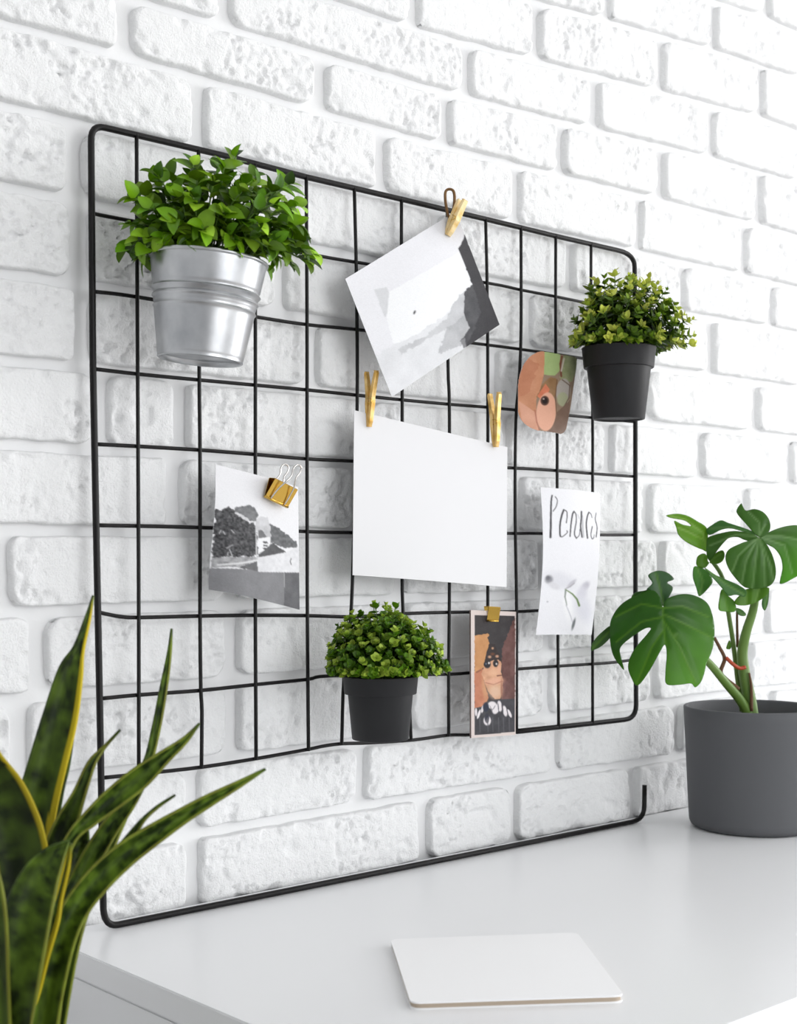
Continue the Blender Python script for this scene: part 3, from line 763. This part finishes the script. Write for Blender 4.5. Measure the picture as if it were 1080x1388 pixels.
# -- bushy plant in the steel bucket: every leaf its own object
def bucket_plant():
    c = on_y(283, 353, -.080); dep = depth_y(283, -.080)
    mpx = dep/F
    tilt = Matrix.Rotation(math.radians(5.0), 3, FW)          # hangs slightly crooked
    # rim centre c; local z up
    R = 79*mpx; r = 57.5*mpx; h = 137*mpx
    root = tag(empty('potted_plant', c+tilt @ Vector((0, 0, -h))), 'bushy bright green plant in a ribbed galvanised steel bucket hung on the grid', 'potted plant')
    rad = lambda f: r+(R-r)*f
    prof = [(0, -h+.0045), (r-.0030, -h+.0045), (r-.0022, -h+.0006), (r-.0008, -h), (r+.0004, -h+.0008), (r+.0002, -h+.003)]
    bands = [(.50, .0010), (.60, .0016), (.67, .0016)]
    for i in range(1, 60):
        f = .03+i/60*.94; k = sum(a*math.exp(-((f-b)/.011)**2)-.5*a*math.exp(-((f-b-.028)/.014)**2) for b, a in bands)
        prof.append((rad(f)+k, -h+f*h))
    prof += [(R-.0004, -.002), (R+.0010, -.0014), (R+.0014, 0), (R+.0008, .0010), (R-.0004, .0008), (R-.0012, -.001), (rad(1-.02/h)-.0012, -.02), (rad(1-.03/h)-.0012, -.03)]
    lathe('bucket', prof, M_steel, root, c, tilt, 72, 60)
    lathe('soil', [(1e-6, -.006), (R*.5, -.004), (R-.0014, -.008)], M_moss, root, c, tilt, 32)
    # hook over the grid wire behind
    hk = [on_frame(215, 243, .004)]; hx = hk[0]
    tube('hook', [Vector((hx.x+.03, -.034, c.z-.012)), Vector((hx.x+.03, -.036, c.z+.028)), Vector((hx.x+.03, -.020, c.z+.034)), Vector((hx.x+.03, -.014, c.z+.022))], .0012, M_wire, root, 6)
    protos = []
    for i in range(6):
        L = [.0155, .0135, .0145, .012, .0165, .0125][i]; W = L*[.82, .72, .9, .8, .66, .95][i]
        V, Fc = leaf_arrays(L, W, [.22, .3, .15, .26, .34, .2][i], [.25, .05, .35, .15, .3, .45][i], 6)
        me = bpy.data.meshes.new('leaf'); me.from_pydata(V, [], Fc); me.materials.append(M_leafA)
        me.polygons.foreach_set('use_smooth', [True]*len(me.polygons))
        base = np.array(lin(*[(112, 158, 20), (86, 132, 14), (132, 176, 34), (60, 98, 10), (100, 146, 18), (146, 186, 48)][i]))
        C = []
        for vtx in V:
            mid = 1.25 if abs(vtx[0]) < 1e-6 else 1.0; C.append(np.clip(base*mid*(.9+.2*vtx[1]/L), 0, 1))
        a = me.color_attributes.new('col', 'FLOAT_COLOR', 'POINT')
        a.data.foreach_set('color', np.concatenate([np.array(C), np.ones((len(C), 1))], 1).ravel())
        protos.append(me)
    dome = c+Vector((0, 0, .012))
    stems = []; nleaf = 0; rest_V = []; rest_F = []; rest_C = []
    golden = math.pi*(3-math.sqrt(5))
    NS = 74
    for i in range(NS):
        f = (i+.5)/NS; el = math.asin(max(-1, 1-1.34*f))
        az = i*golden
        d = Vector((math.cos(az)*math.cos(el), math.sin(az)*math.cos(el), math.sin(el)))
        ru = .080*(1+random.uniform(-.16, .10))
        # ellipsoid: along the view right, depth, up
        e = CR*(d.dot(CR)*.96)+FW*(d.dot(FW)*.62)+UPV*(d.z*(.92 if d.z > 0 else .40))
        tip = dome+e*ru+CR*(.007)
        if tip.y > -.034: tip.y = -.034-random.uniform(0, .012)
        b = c+tilt @ Vector((d.x*R*.55, d.y*R*.55, -.006))
        mid = b*.5+tip*.5+Vector((0, 0, .014))
        path = catmull([b, mid, tip], 5); stems.append(path)
        for j in range(6):
            fpos = 1-.145*j
            k = max(1, min(len(path)-1, int(round(fpos*(len(path)-1))))); p = path[k]; tg = (path[k]-path[k-1]).normalized()
            side = tg.cross(rand_unit()).normalized()
            dirs = [(tg*.7+side*.7), (tg*.7-side*.7)] if j else [(tg+side*.75), (tg-side*.75)]
            for dd in dirs:
                dd = (dd+rand_unit()*.25).normalized()
                nn2 = (UPV*.75-FW*.45+tg*.4+rand_unit()*.4+CR*.15).normalized()
                q = basis(dd, nn2)
                mx = q.to_4x4(); mx.translation = p; sc = random.uniform(.80, 1.25)
                me = protos[random.randrange(6)]
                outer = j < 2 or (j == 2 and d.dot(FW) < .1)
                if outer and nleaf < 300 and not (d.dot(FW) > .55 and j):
                    o = bpy.data.objects.new('leaf', me); COL.objects.link(o)
                    o.matrix_world = mx @ Matrix.Scale(sc, 4); o.parent = root
                    o.matrix_parent_inverse = Matrix.Translation(root.location).inverted(); nleaf += 1
                else:
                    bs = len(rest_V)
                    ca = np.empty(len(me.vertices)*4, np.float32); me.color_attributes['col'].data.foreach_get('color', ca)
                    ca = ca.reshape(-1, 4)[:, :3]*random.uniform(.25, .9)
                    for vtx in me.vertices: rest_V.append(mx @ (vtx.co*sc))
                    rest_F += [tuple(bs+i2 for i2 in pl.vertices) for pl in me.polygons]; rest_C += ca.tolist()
    if rest_V:
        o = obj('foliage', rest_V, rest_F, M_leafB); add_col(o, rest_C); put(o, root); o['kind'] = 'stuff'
    V = []; Fc = []
    for pth in stems:
        a, b = tube_data(pth, .0008, 5, False, len(V)); V += a; Fc += b
    o = obj('stems', V, Fc, M_stem); put(o, root)
bucket_plant()

# -- small bushy plants in black pots
def black_pot_plant(label, cpx, rim_py, Y, rim_w, base_w, hpx, band, dome_px, ns, leafL, cols, spiky, seed, up, tall=(), lw=.6, hdx=0.0):
    random.seed(seed)
    dep = depth_y(cpx, Y); m = dep/F; c = at(cpx, rim_py, dep)
    R, r, h, bh = rim_w*m/2, base_w*m/2, hpx*m, band*m
    root = tag(empty('potted_plant', c+Vector((0, 0, -h))), label, 'potted plant')
    Rb = R-(R-r)*(bh/h)*.75
    prof = [(0, -h+.002), (r-.003, -h+.002), (r-.002, -h), (r-.0006, -h+.0003), (r, -h+.001), (Rb-.0036, -bh-.0008), (Rb-.0034, -bh-.0002), (Rb-.0004, -bh), (Rb, -bh+.0008),
            (R-.0006, -.0012), (R, -.0004), (R-.0004, .0002), (R-.0014, 0), (R-.003, -.012)]
    lathe('pot', prof, M_black, root, c, None, 64, 45)
    lathe('soil', [(1e-6, -.003), (R-.002, -.005)], M_moss, root, c, None, 32)
    yb = frame_y(c.z)+.004
    hx, hy = c.x+hdx, c.y+math.sqrt(R*R-hdx*hdx)
    tube('hook', [Vector((hx, hy-.002, c.z-.010)), Vector((hx, hy+.001, c.z+.016)), Vector((hx, yb, c.z+.020)), Vector((hx, yb+.002, c.z+.008))], .0012, M_wire, root, 6)
    V = []; Fc = []; C = []; SV = []; SF = []
    golden = math.pi*(3-math.sqrt(5)); dx, dz_up, dz_dn = dome_px[0]*m, dome_px[1]*m, dome_px[2]*m
    base = c+Vector((0, 0, -.004))
    ctr = c+Vector((0, 0, up))+CR*(dome_px[3]*m)
    lo = [np.array(lin(*q)) for q in cols]
    LV, LF = leaf_arrays(1, lw, .22, -.12, 4, .6)
    for i in range(ns):
        f = (i+.5)/ns; sn = 1-1.25*f; el = math.asin(max(-1, sn)); az = i*golden
        d = Vector((math.cos(az)*math.cos(el), math.sin(az)*math.cos(el), math.sin(el)))
        k = 1+random.uniform(-spiky, spiky)+.10*math.sin(3*az+seed)*math.cos(2.3*el)-.04
        e = CR*(d.dot(CR)*dx)+FW*(d.dot(FW)*dx*.85)+UPV*(d.z*(dz_up if d.z > 0 else dz_dn))
        tip = ctr+e*k
        if tip.y > -.047: tip.y = -.047-random.uniform(0, .01)
        b = base+Vector((d.x, d.y, 0))*R*.5
        path = catmull([b, b*.45+tip*.55+Vector((0, 0, .006)), tip], 5)
        a1, b1 = tube_data(path, .0006, 4, False, len(SV)); SV += a1; SF += b1
        bright = random.random()
        for j in range(6):
            kk = max(2, len(path)-1-(j if j < 2 else int(j*1.3)))
            p = path[kk]+rand_unit()*.0008; tg = (path[kk]-path[kk-1]).normalized()*.75+UPV*.35; tg.normalize()
            s0 = tg.cross(rand_unit()).normalized(); s1 = tg.cross(s0)
            for q in range(3 if j == 0 else 4 if j == 1 else 3):
                a = 2*math.pi*q/(3.5 if j != 1 else 4)+random.uniform(-.5, .5); sd = s0*math.cos(a)+s1*math.sin(a)
                dd = (tg*(.95 if j == 0 else .6 if j == 1 else .3)+sd+rand_unit()*.2).normalized()
                nv = (tg-dd*tg.dot(dd)+rand_unit()*.3)
                B = basis(dd, nv); L = leafL*random.uniform(.65, 1.2)*(.72 if j == 0 else 1.05)
                bs = len(V)
                # tips are yellower and brighter, leaves lower on the sprig darker
                t = min(1, max(0, (.9 if j == 0 else .72 if j == 1 else .34 if j == 2 else .08)*(.35+1.1*bright)+random.uniform(-.16, .16)))
                col = lo[0]*(1-min(1, t*2))+lo[1]*min(1, t*2) if t < .5 else lo[1]*(2-2*t)+lo[2]*(2*t-1)
                col = col*random.uniform(.5, 1.3)
                for vv_ in LV: V.append(p+B @ (Vector(vv_)*L)); C.append(col)
                Fc += [tuple(bs+x for x in fc) for fc in LF]
    for (px, py) in tall:
        tip = at(px, py, dep-.01); b = ctr.copy()
        path = catmull([b, b*.5+tip*.5, tip], 6); a1, b1 = tube_data(path, .0006, 4, False, len(SV)); SV += a1; SF += b1
        for j in range(7):
            p = tip-Vector((0, 0, 1))*(.0016*(j//3)); a = j*2.2; sd = CR*math.cos(a)+FW*math.sin(a)
            dd = (UPV*.8+sd).normalized(); B = basis(dd, UPV-sd*.3); L = leafL*.95; bs = len(V)
            for vv_ in LV: V.append(p+B @ (Vector(vv_)*L)); C.append(lo[1])
            Fc += [tuple(bs+x for x in fc) for fc in LF]
    o = obj('foliage', V, Fc, M_leafB); add_col(o, C); put(o, root); o['kind'] = 'stuff'
    o = obj('stems', SV, SF, M_stem); put(o, root)
black_pot_plant('yellow-green small-leaved plant in a black pot at the upper right of the grid', 838.5, 472, -.075, 101, 70, 97, 27,
                (78, 92, 6, 8), 150, .0098, [(30, 58, 10), (110, 144, 30), (212, 220, 96)], .17, 11, .004, (), .62)
black_pot_plant('round green small-leaved plant in a black pot near the foot of the grid', 515.5, 916, -.078, 104, 77, 86, 24,
                (80, 80, 6, 2), 240, .0066, [(24, 52, 4), (92, 138, 18), (176, 200, 76)], .08, 23, .006, [(509, 822), (536, 822)], .92, .021)

# ------------------------------------------------------------------ monstera in the grey pot
def dense(poly, n=4):
    P = [Vector(p) for p in poly]; out = []; N = len(P)
    for i in range(N):
        a, b, c, d = P[i-1], P[i], P[(i+1) % N], P[(i+2) % N]
        for k in range(n):
            t = k/n; out.append(.5*((2*b)+(c-a)*t+(2*a-5*b+4*c-d)*t*t+(3*b-a-3*c+d)*t**3))
    return out
def traced_leaf(root, outline, holes, dfun, veins, col, vein_col, grid_step=2.4, name='leaf', cols2=None):
    """leaf blade: outline in drawing units, dfun gives the real distance of each point of the blade"""
    loops = [dense(outline)]+[dense(h) for h in holes]
    V2 = []; E = []
    for lp_ in loops:
        s0 = len(V2); V2 += lp_; E += [(s0+i, s0+(i+1) % len(lp_)) for i in range(len(lp_))]
    xs = [p.x for p in loops[0]]; ys = [p.y for p in loops[0]]
    gx, gy = np.meshgrid(np.arange(min(xs), max(xs), grid_step), np.arange(min(ys), max(ys), grid_step))
    m = inpoly(gx, gy, [(p.x, p.y) for p in loops[0]])
    for lp_ in loops[1:]: m &= ~inpoly(gx, gy, [(p.x, p.y) for p in lp_])
    V2 += [Vector((float(a), float(b))) for a, b in zip(gx[m], gy[m])]
    r = delaunay_2d_cdt(V2, E, [], 2, 1e-4)
    vs, fs = r[0], r[2]
    P = np.array([(v.x, v.y) for v in vs])
    dv = np.full(len(P), 1e9)
    for pl in veins:
        for (ax, ay), (bx, by) in zip(pl[:-1], pl[1:]):
            dx, dy = bx-ax, by-ay; t = np.clip(((P[:, 0]-ax)*dx+(P[:, 1]-ay)*dy)/(dx*dx+dy*dy), 0, 1)
            dv = np.minimum(dv, np.hypot(P[:, 0]-ax-t*dx, P[:, 1]-ay-t*dy))
    crease = np.clip(dv/9, 0, 1)
    V = [at(p[0], p[1], dfun(p[0], p[1])-.0022*float(cr)) for p, cr in zip(P, crease)]
    o = obj(name, V, [tuple(f) for f in fs], M_mon)
    w = np.clip(1.25-dv/1.7, 0, 1)[:, None]*.42
    nz = (.86+.28*fbm(P[:, 0]*.05, P[:, 1]*.05, 3))[:, None]
    base = np.array(lin(*col))*np.ones((len(P), 3))
    if cols2 is not None:                   # second tone of a leaf: blends to a brighter green across the blade
        c2, (x0, y0), (x1, y1) = cols2
        tt = np.clip(((P[:, 0]-x0)*(x1-x0)+(P[:, 1]-y0)*(y1-y0))/((x1-x0)**2+(y1-y0)**2), 0, 1)[:, None]
        base = base*(1-tt)+np.array(lin(*c2))*tt
    add_col(o, base*nz*(1-w)+np.array(lin(*vein_col))*w)
    so = o.modifiers.new('thickness', 'SOLIDIFY'); so.thickness = .0007; so.offset = 0
    put(o, root); return o
def z7(pts): return [(790+x/2.893, 670+y/2.893) for x, y in pts]
def monstera():
    dep = 1.662; m = dep/F; c = at(1021, 1120.5, dep); c.z = .75
    root = tag(empty('potted_plant', c), 'monstera with split leaves in a round dark grey pot on the desk', 'potted plant')
    R, r, h = 93*m, 86*m, 163*m
    prof = [(0, .002), (r-.012, .002), (r-.010, 0), (r-.006, .0006), (r-.0025, .003), (r-.0006, .007), (r, .012)]
    for i in range(1, 12): prof.append((r+(R-r)*i/12, .012+(h-.014)*i/12))
    prof += [(R, h-.0012), (R-.0006, h-.0003), (R-.0016, h), (R-.0034, h), (R-.0044, h-.0006), (R-.005, h-.002), (R-.007, h-.03), (R-.0075, h-.045)]
    lathe('pot', prof, M_grey, root, c, None, 96, 40)
    lathe('soil', [(1e-6, h-.021), (R*.6, h-.022), (R-.006, h-.024)], M_soil, root, c, None, 48)
    b = c+Vector((0, 0, h-.024))
    D = 1.645
    # stems
    def st(name, pts, rad, mat_=M_stem, d=D):
        P = [at(*z7([(x, y)])[0], d+dd) for x, y, dd in pts]
        return tube(name, catmull(P, 6), list(np.linspace(rad[0], rad[1], (len(P)-1)*6+1)), mat_, root, 10)
    st('stem', [(662, 880, 0), (652, 800, 0), (632, 700, 0), (625, 620, 0), (640, 540, -.005), (672, 430, -.01), (690, 250, -.02), (688, 172, -.03)], (.0088, .0034))
    st('stem', [(648, 862, -.004), (615, 805, -.010), (560, 740, -.02), (500, 668, -.035), (430, 600, -.045), (360, 520, -.05), (316, 445, -.055)], (.0064, .0026))
    st('stem', [(625, 850, .008), (606, 720, .01), (590, 590, .01), (570, 465, .01), (548, 330, 0), (490, 240, -.01)], (.0034, .0024))
    st('stem', [(606, 600, .012), (604, 500, .012), (604, 455, .012)], (.0018, .0014), M_twig)
    st('stem', [(610, 765, -.012), (560, 725, -.012), (540, 695, -.012), (555, 645, -.012), (535, 600, -.012), (515, 562, -.012)], (.0030, .0018), M_twig)
    st('tie', [(560, 640, -.014), (590, 668, -.016), (615, 682, -.013), (637, 678, -.012)], (.0022, .0022), M_tie)
    st('stem', [(660, 850, -.010), (660, 760, -.010), (652, 700, -.009)], (.0022, .0012), M_twig)
    # big left leaf, hanging towards the camera
    G1 = (36, 84, 4); PALE = (100, 146, 30)
    def d1(x, y): return 1.575-.00022*(y-822)+.0000045*(x-898)**2
    traced_leaf(root, z7([(314, 442), (322, 418), (345, 402), (390, 391), (440, 398), (488, 428), (511, 490), (515, 560), (505, 615), (484, 662), (476, 700), (461, 738), (440, 757), (424, 742), (380, 747), (328, 745), (323, 700), (328, 630), (321, 590),
                          (300, 622), (262, 690), (214, 750), (186, 712), (177, 668), (199, 612), (258, 540), (264, 524), (240, 528), (190, 560), (148, 598), (147, 632), (161, 686), (148, 676), (118, 630), (105, 560), (111, 490), (150, 432), (210, 396), (270, 376), (300, 400), (308, 428)]),
                [z7([(352, 536), (362, 532), (385, 548), (412, 580), (421, 602), (402, 596), (368, 572), (354, 556)])], d1,
                [z7([(314, 442), (316, 520), (324, 590)]), z7([(314, 445), (390, 440), (490, 480)]), z7([(316, 470), (400, 510), (500, 560)]), z7([(318, 500), (380, 600), (440, 740)]), z7([(318, 530), (270, 600), (212, 740)]), z7([(316, 480), (230, 500), (130, 580)]), z7([(314, 446), (230, 430), (130, 480)])],
                G1, PALE, cols2=((74, 134, 4), z7([(300, 480)])[0], z7([(470, 740)])[0]))
    traced_leaf(root, z7([(256, 318), (290, 300), (328, 306), (356, 332), (330, 346), (352, 366), (338, 400), (316, 438), (296, 420), (266, 380), (250, 372), (272, 348)]), [],
                lambda x, y: 1.600+.0006*(x-895), [z7([(316, 438), (300, 360), (286, 310)])], (44, 84, 40), PALE)
    traced_leaf(root, z7([(108, 516), (84, 532), (54, 560), (34, 590), (32, 612), (44, 610), (72, 596), (104, 566), (116, 540)]), [],
                lambda x, y: 1.60, [z7([(110, 530), (38, 604)])], (58, 92, 40), PALE)
    traced_leaf(root, z7([(190, 405), (205, 385), (240, 378), (262, 372), (260, 392), (220, 400)]), [], lambda x, y: 1.61, [z7([(192, 404), (260, 380)])], (60, 96, 48), PALE)
    # upper-left light leaf
    traced_leaf(root, z7([(328, 82), (370, 76), (410, 84), (446, 104), (484, 130), (490, 170), (486, 222), (470, 218), (440, 206), (400, 184), (374, 158), (366, 130), (358, 104), (390, 118), (424, 124), (400, 104), (360, 96), (336, 90)]), [],
                lambda x, y: 1.63+.0003*(x-930), [z7([(486, 215), (470, 150), (400, 100), (340, 84)]), z7([(478, 180), (420, 150), (372, 130)])], (96, 148, 20), (150, 186, 80))
    # top leaf: lobes round a hub at (690,165)
    hub = (690, 165); DH = 1.600
    def lobe(out, veins, dz, col, c2=None):
        hx, hy = z7([hub])[0]
        traced_leaf(root, z7(out), [], lambda x, y: DH+dz*math.hypot(x-hx, y-hy)+.0000035*math.hypot(x-hx, y-hy)**2, [z7(v) for v in veins], col, (138, 176, 112), 2.4, 'leaf', c2)
    GT = (60, 104, 30)
    lobe([(692, 168), (668, 150), (640, 118), (608, 82), (602, 62), (620, 36), (628, 50), (640, 64), (672, 58), (706, 70), (730, 100), (734, 134), (720, 158)], [[hub, (690, 110), (650, 70)], [hub, (715, 120)]], .0002, GT)
    lobe([(694, 172), (716, 156), (752, 138), (800, 124), (850, 122), (900, 140), (930, 190), (910, 250), (870, 300), (820, 332), (775, 352), (774, 330), (782, 290), (776, 250), (752, 214), (722, 196)], [[hub, (780, 165), (900, 190)], [hub, (790, 200), (820, 310)]], .0001, GT, ((72, 142, 22), z7([(760, 170)])[0], z7([(810, 330)])[0]))
    lobe([(690, 172), (716, 190), (742, 236), (756, 290), (752, 334), (730, 360), (700, 368), (664, 370), (630, 362), (598, 330), (570, 290), (558, 250), (570, 218), (610, 196), (650, 182)], [[hub, (676, 270), (664, 366)], [hub, (640, 260), (622, 350)], [hub, (610, 240), (586, 300)], [hub, (712, 260), (714, 360)], [hub, (736, 280), (745, 330)]], -.00022, GT)
    lobe([(686, 168), (660, 184), (630, 178), (606, 168), (572, 172), (546, 196), (520, 230), (500, 258), (486, 240), (484, 200), (490, 170), (520, 158), (560, 148), (600, 144), (650, 152)], [[hub, (600, 158), (500, 200)]], .00012, GT)
    lobe([(684, 162), (640, 150), (580, 134), (540, 140), (496, 160), (484, 140), (500, 124), (540, 102), (570, 112), (620, 128), (662, 144)], [[hub, (590, 130), (500, 134)]], .00025, (70, 124, 56))
    # lower leaves under the hub
    GL = (80, 128, 22)
    def low(out, veins, d0, col, sx=0, sy=0, c2=None):
        ox, oy = z7([out[0]])[0]
        traced_leaf(root, z7(out), [], lambda x, y: d0+sx*(x-ox)+sy*(y-oy), [z7(v) for v in veins], col, (134, 176, 90), 2.4, 'leaf', c2)
    low([(640, 372), (680, 368), (728, 366), (722, 392), (700, 412), (668, 428), (636, 436), (604, 434), (594, 420), (612, 398)], [[(640, 374), (640, 430)], [(690, 372), (676, 424)]], 1.612, GL)
    low([(728, 372), (728, 410), (722, 440), (712, 456), (702, 440), (704, 410)], [[(726, 380), (712, 450)]], 1.62, (58, 108, 40))
    low([(448, 246), (470, 232), (486, 240), (492, 266), (520, 274), (545, 264), (556, 240), (548, 220), (524, 228), (506, 250), (480, 288), (446, 280)], [[(540, 232), (490, 264)]], 1.628, GL)
    low([(440, 282), (470, 290), (496, 312), (508, 342), (490, 370), (466, 394), (454, 398), (444, 366), (432, 330), (432, 296)], [[(446, 288), (470, 340), (458, 390)]], 1.625, (64, 122, 34), .0004, 0)
    low([(478, 288), (520, 316), (570, 338), (610, 356), (640, 378), (634, 402), (600, 394), (570, 398), (548, 372), (520, 340), (490, 308)], [[(484, 292), (560, 350), (632, 392)]], 1.604, (66, 114, 50))
    low([(545, 372), (570, 398), (594, 420), (600, 448), (590, 462), (556, 460), (532, 452), (534, 412)], [[(550, 380), (566, 456)]], 1.618, (96, 152, 50))
    low([(574, 572), (582, 590), (578, 606), (562, 606), (566, 588)], [[(574, 576), (568, 604)]], 1.654, GL)
    low([(596, 446), (622, 452), (640, 470), (630, 478), (610, 472)], [[(600, 450), (634, 474)]], 1.632, (70, 116, 56))
monstera()

# ------------------------------------------------------------------ snake plant in the foreground
def snake_leaf(root, pts, cup=.25, yel=(1, 1), tone=1.0, name='leaf', twist=0, yw=.05, ys=.45):
    """ribbon leaf; pts = (px, py, half width px, distance)"""
    P3 = [Vector((x, y, 0)) for x, y, w, d in pts]; W3 = [Vector((w, d, 0)) for x, y, w, d in pts]
    n = 9; path = catmull(P3, n); wd_ = catmull(W3, n); cols = 23
    V = []; C = []; Fc = []
    g1, g2 = np.array(lin(24, 38, 8)), np.array(lin(82, 106, 30)); ye = np.array(lin(206, 184, 30)) if ys > .5 else np.array(lin(150, 152, 56))
    for i, (p, w) in enumerate(zip(path, wd_)):
        a = path[max(0, i-1)]; b = path[min(len(path)-1, i+1)]; t = (b-a); t.z = 0; t.normalize()
        nx, ny = t.y, -t.x; hw = max(.25, w.x); d = w.y
        for k in range(cols):
            s = -1+2*k/(cols-1)
            depth = d+cup*hw/F*d*(1-s*s)*2.2+twist*s*hw/F*d
            x, y = p.x+nx*hw*s, p.y+ny*hw*s
            V.append(at(x, y, depth))
            f = fbm(np.array([s*3.2+d*40]), np.array([i*.16]), 3)[0]; f2 = fbm(np.array([s*1.4+d*90+i*.05]), np.array([i*.42]), 4)[0]; f2 = min(1, max(0, (f2-.3)*2.2))
            col = (g1*(1-f2)+g2*f2)*(.72+.6*f)*tone
            yb = 0
            wv = yw*(.75+.5*f)
            tipf = min(1, i/9)
            if yel[0] and s < -1+2*wv*yel[0]: yb = ys*tipf
            if yel[1] and s > 1-2*wv*yel[1]: yb = ys*tipf
            C.append(col*(1-yb)+ye*yb)
    m = len(path)
    for i in range(m-1):
        for k in range(cols-1): Fc.append((i*cols+k, i*cols+k+1, (i+1)*cols+k+1, (i+1)*cols+k))
    o = obj(name, V, Fc, M_snake); add_col(o, C); put(o, root)
    so = o.modifiers.new('thickness', 'SOLIDIFY'); so.thickness = .0018; so.offset = 0
    return o
def snake_plant():
    base = at(20, 1700, .86); bx, by = base.x, base.y
    root = tag(empty('potted_plant', (bx, by, 0)), 'snake plant with long pointed yellow-edged leaves in the left foreground', 'potted plant')
    hp = .60
    lathe('planter', [(0, .002), (.085, .002), (.088, 0), (.092, .004), (.112, hp-.006), (.113, hp), (.108, hp+.001), (.104, hp-.004), (.100, hp-.04)], M_planter, root, (bx, by, 0), None, 64, 40)
    lathe('soil', [(1e-6, hp-.024), (.1035, hp-.030)], M_soil, root, (bx, by, 0), None, 40)
    def z8(L): return [(x/2.284, 780+y/2.284, w/2.284, d) for x, y, w, d in L]
    # tall leaf at the back, yellow right edge
    snake_leaf(root, z8([(288, 62, 1, .93), (272, 130, 8, .925), (244, 225, 17, .92), (218, 300, 38, .915), (186, 440, 53, .91), (148, 580, 58, .905), (112, 720, 62, .90), (70, 950, 68, .89), (40, 1300, 66, .88), (30, 1800, 50, .87)]), .25, (0, 1), .95, yw=.12, ys=.9)
    snake_leaf(root, z8([(228, 405, 4, .94), (214, 470, 16, .94), (196, 580, 20, .935), (172, 680, 22, .93), (130, 900, 30, .92), (80, 1300, 36, .90), (60, 1800, 30, .88)]), .2, (0, 0), .9)
    # broad leaf leaving the frame on the left
    snake_leaf(root, z8([(-70, 420, 3, .865), (-40, 560, 40, .865), (6, 680, 76, .865), (56, 830, 86, .865), (74, 1000, 80, .865), (70, 1300, 66, .865), (50, 1800, 46, .865)]), .22, (1, 1), .62, yw=.05, ys=.6)
    snake_leaf(root, z8([(-60, 820, 3, .80), (-40, 920, 34, .80), (-20, 1060, 40, .80), (-10, 1300, 40, .82), (10, 1800, 40, .85)]), .22, (1, 1), .9)
    # slim dark leaf and its fine tip
    snake_leaf(root, z8([(372, 478, .8, .90), (320, 535, 4, .90), (282, 585, 12, .895), (244, 680, 20, .89), (205, 770, 34, .885), (170, 870, 38, .88), (120, 1100, 44, .87), (80, 1500, 40, .86)]), .3, (.8, 1), .7)
    # thin upright leaf
    snake_leaf(root, z8([(531, 165, .8, .99), (524, 240, 5, .985), (508, 340, 10, .98), (484, 470, 12, .97), (456, 580, 12, .96), (400, 700, 14, .94), (320, 880, 18, .92), (220, 1150, 24, .89), (130, 1700, 24, .87)]), .3, (0, .5), 1.25)
    # two leaves reaching right
    snake_leaf(root, z8([(618, 458, .8, .90), (570, 512, 9, .895), (505, 565, 20, .89), (430, 628, 33, .885), (350, 692, 32, .88), (280, 752, 24, .875), (220, 815, 16, .87), (180, 930, 22, .865), (140, 1150, 30, .86), (90, 1700, 30, .86)]), .35, (.25, .5), 1.3)
    snake_leaf(root, z8([(452, 640, 2, .91), (400, 706, 18, .905), (345, 775, 26, .90), (292, 860, 30, .895), (240, 960, 32, .89), (190, 1080, 38, .88), (140, 1280, 42, .87), (90, 1750, 36, .86)]), .3, (.5, .4), 1.4)
    snake_leaf(root, z8([(270, 790, 3, .925), (254, 830, 22, .925), (236, 900, 30, .92), (206, 1010, 30, .91), (160, 1200, 34, .89), (110, 1700, 30, .87)]), .3, (0, 0), .75)
    # long arching leaf on the right
    snake_leaf(root, z8([(822, 599, .8, .885), (740, 646, 9, .88), (650, 695, 17, .875), (560, 748, 23, .87), (470, 806, 31, .865), (390, 862, 37, .86), (310, 935, 40, .855), (245, 1015, 40, .85), (200, 1100, 42, .845), (165, 1220, 44, .845), (130, 1400, 46, .85), (80, 1800, 36, .855)]), .4, (.35, .3), 1.45)
    snake_leaf(root, z8([(542, 680, .8, .88), (490, 715, 3, .88), (445, 755, 5, .875), (405, 808, 11, .872), (372, 850, 12, .868), (320, 915, 10, .864), (240, 1050, 10, .86)]), .3, (0, .8), .8)
    # folded pale rib between the leaves, yellow edged
    snake_leaf(root, z8([(218, 828, 2, .85), (205, 900, 10, .85), (180, 1000, 13, .845), (160, 1070, 22, .84), (120, 1180, 30, .838), (90, 1290, 32, .838), (55, 1400, 34, .84), (20, 1750, 34, .85)]), .3, (1.0, 1.0), .95, yw=.2, ys=.75)
    # broad front leaf
    snake_leaf(root, z8([(212, 822, 3, .835), (165, 872, 36, .83), (120, 945, 60, .825), (88, 1040, 72, .82), (66, 1150, 74, .818), (45, 1290, 70, .82), (25, 1450, 64, .83), (15, 1800, 46, .85)]), .25, (0, .35), 1.0)
    snake_leaf(root, z8([(190, 1235, 3, .875), (178, 1290, 16, .875), (160, 1370, 24, .87), (120, 1700, 28, .865)]), .3, (.5, .5), .55)
snake_plant()
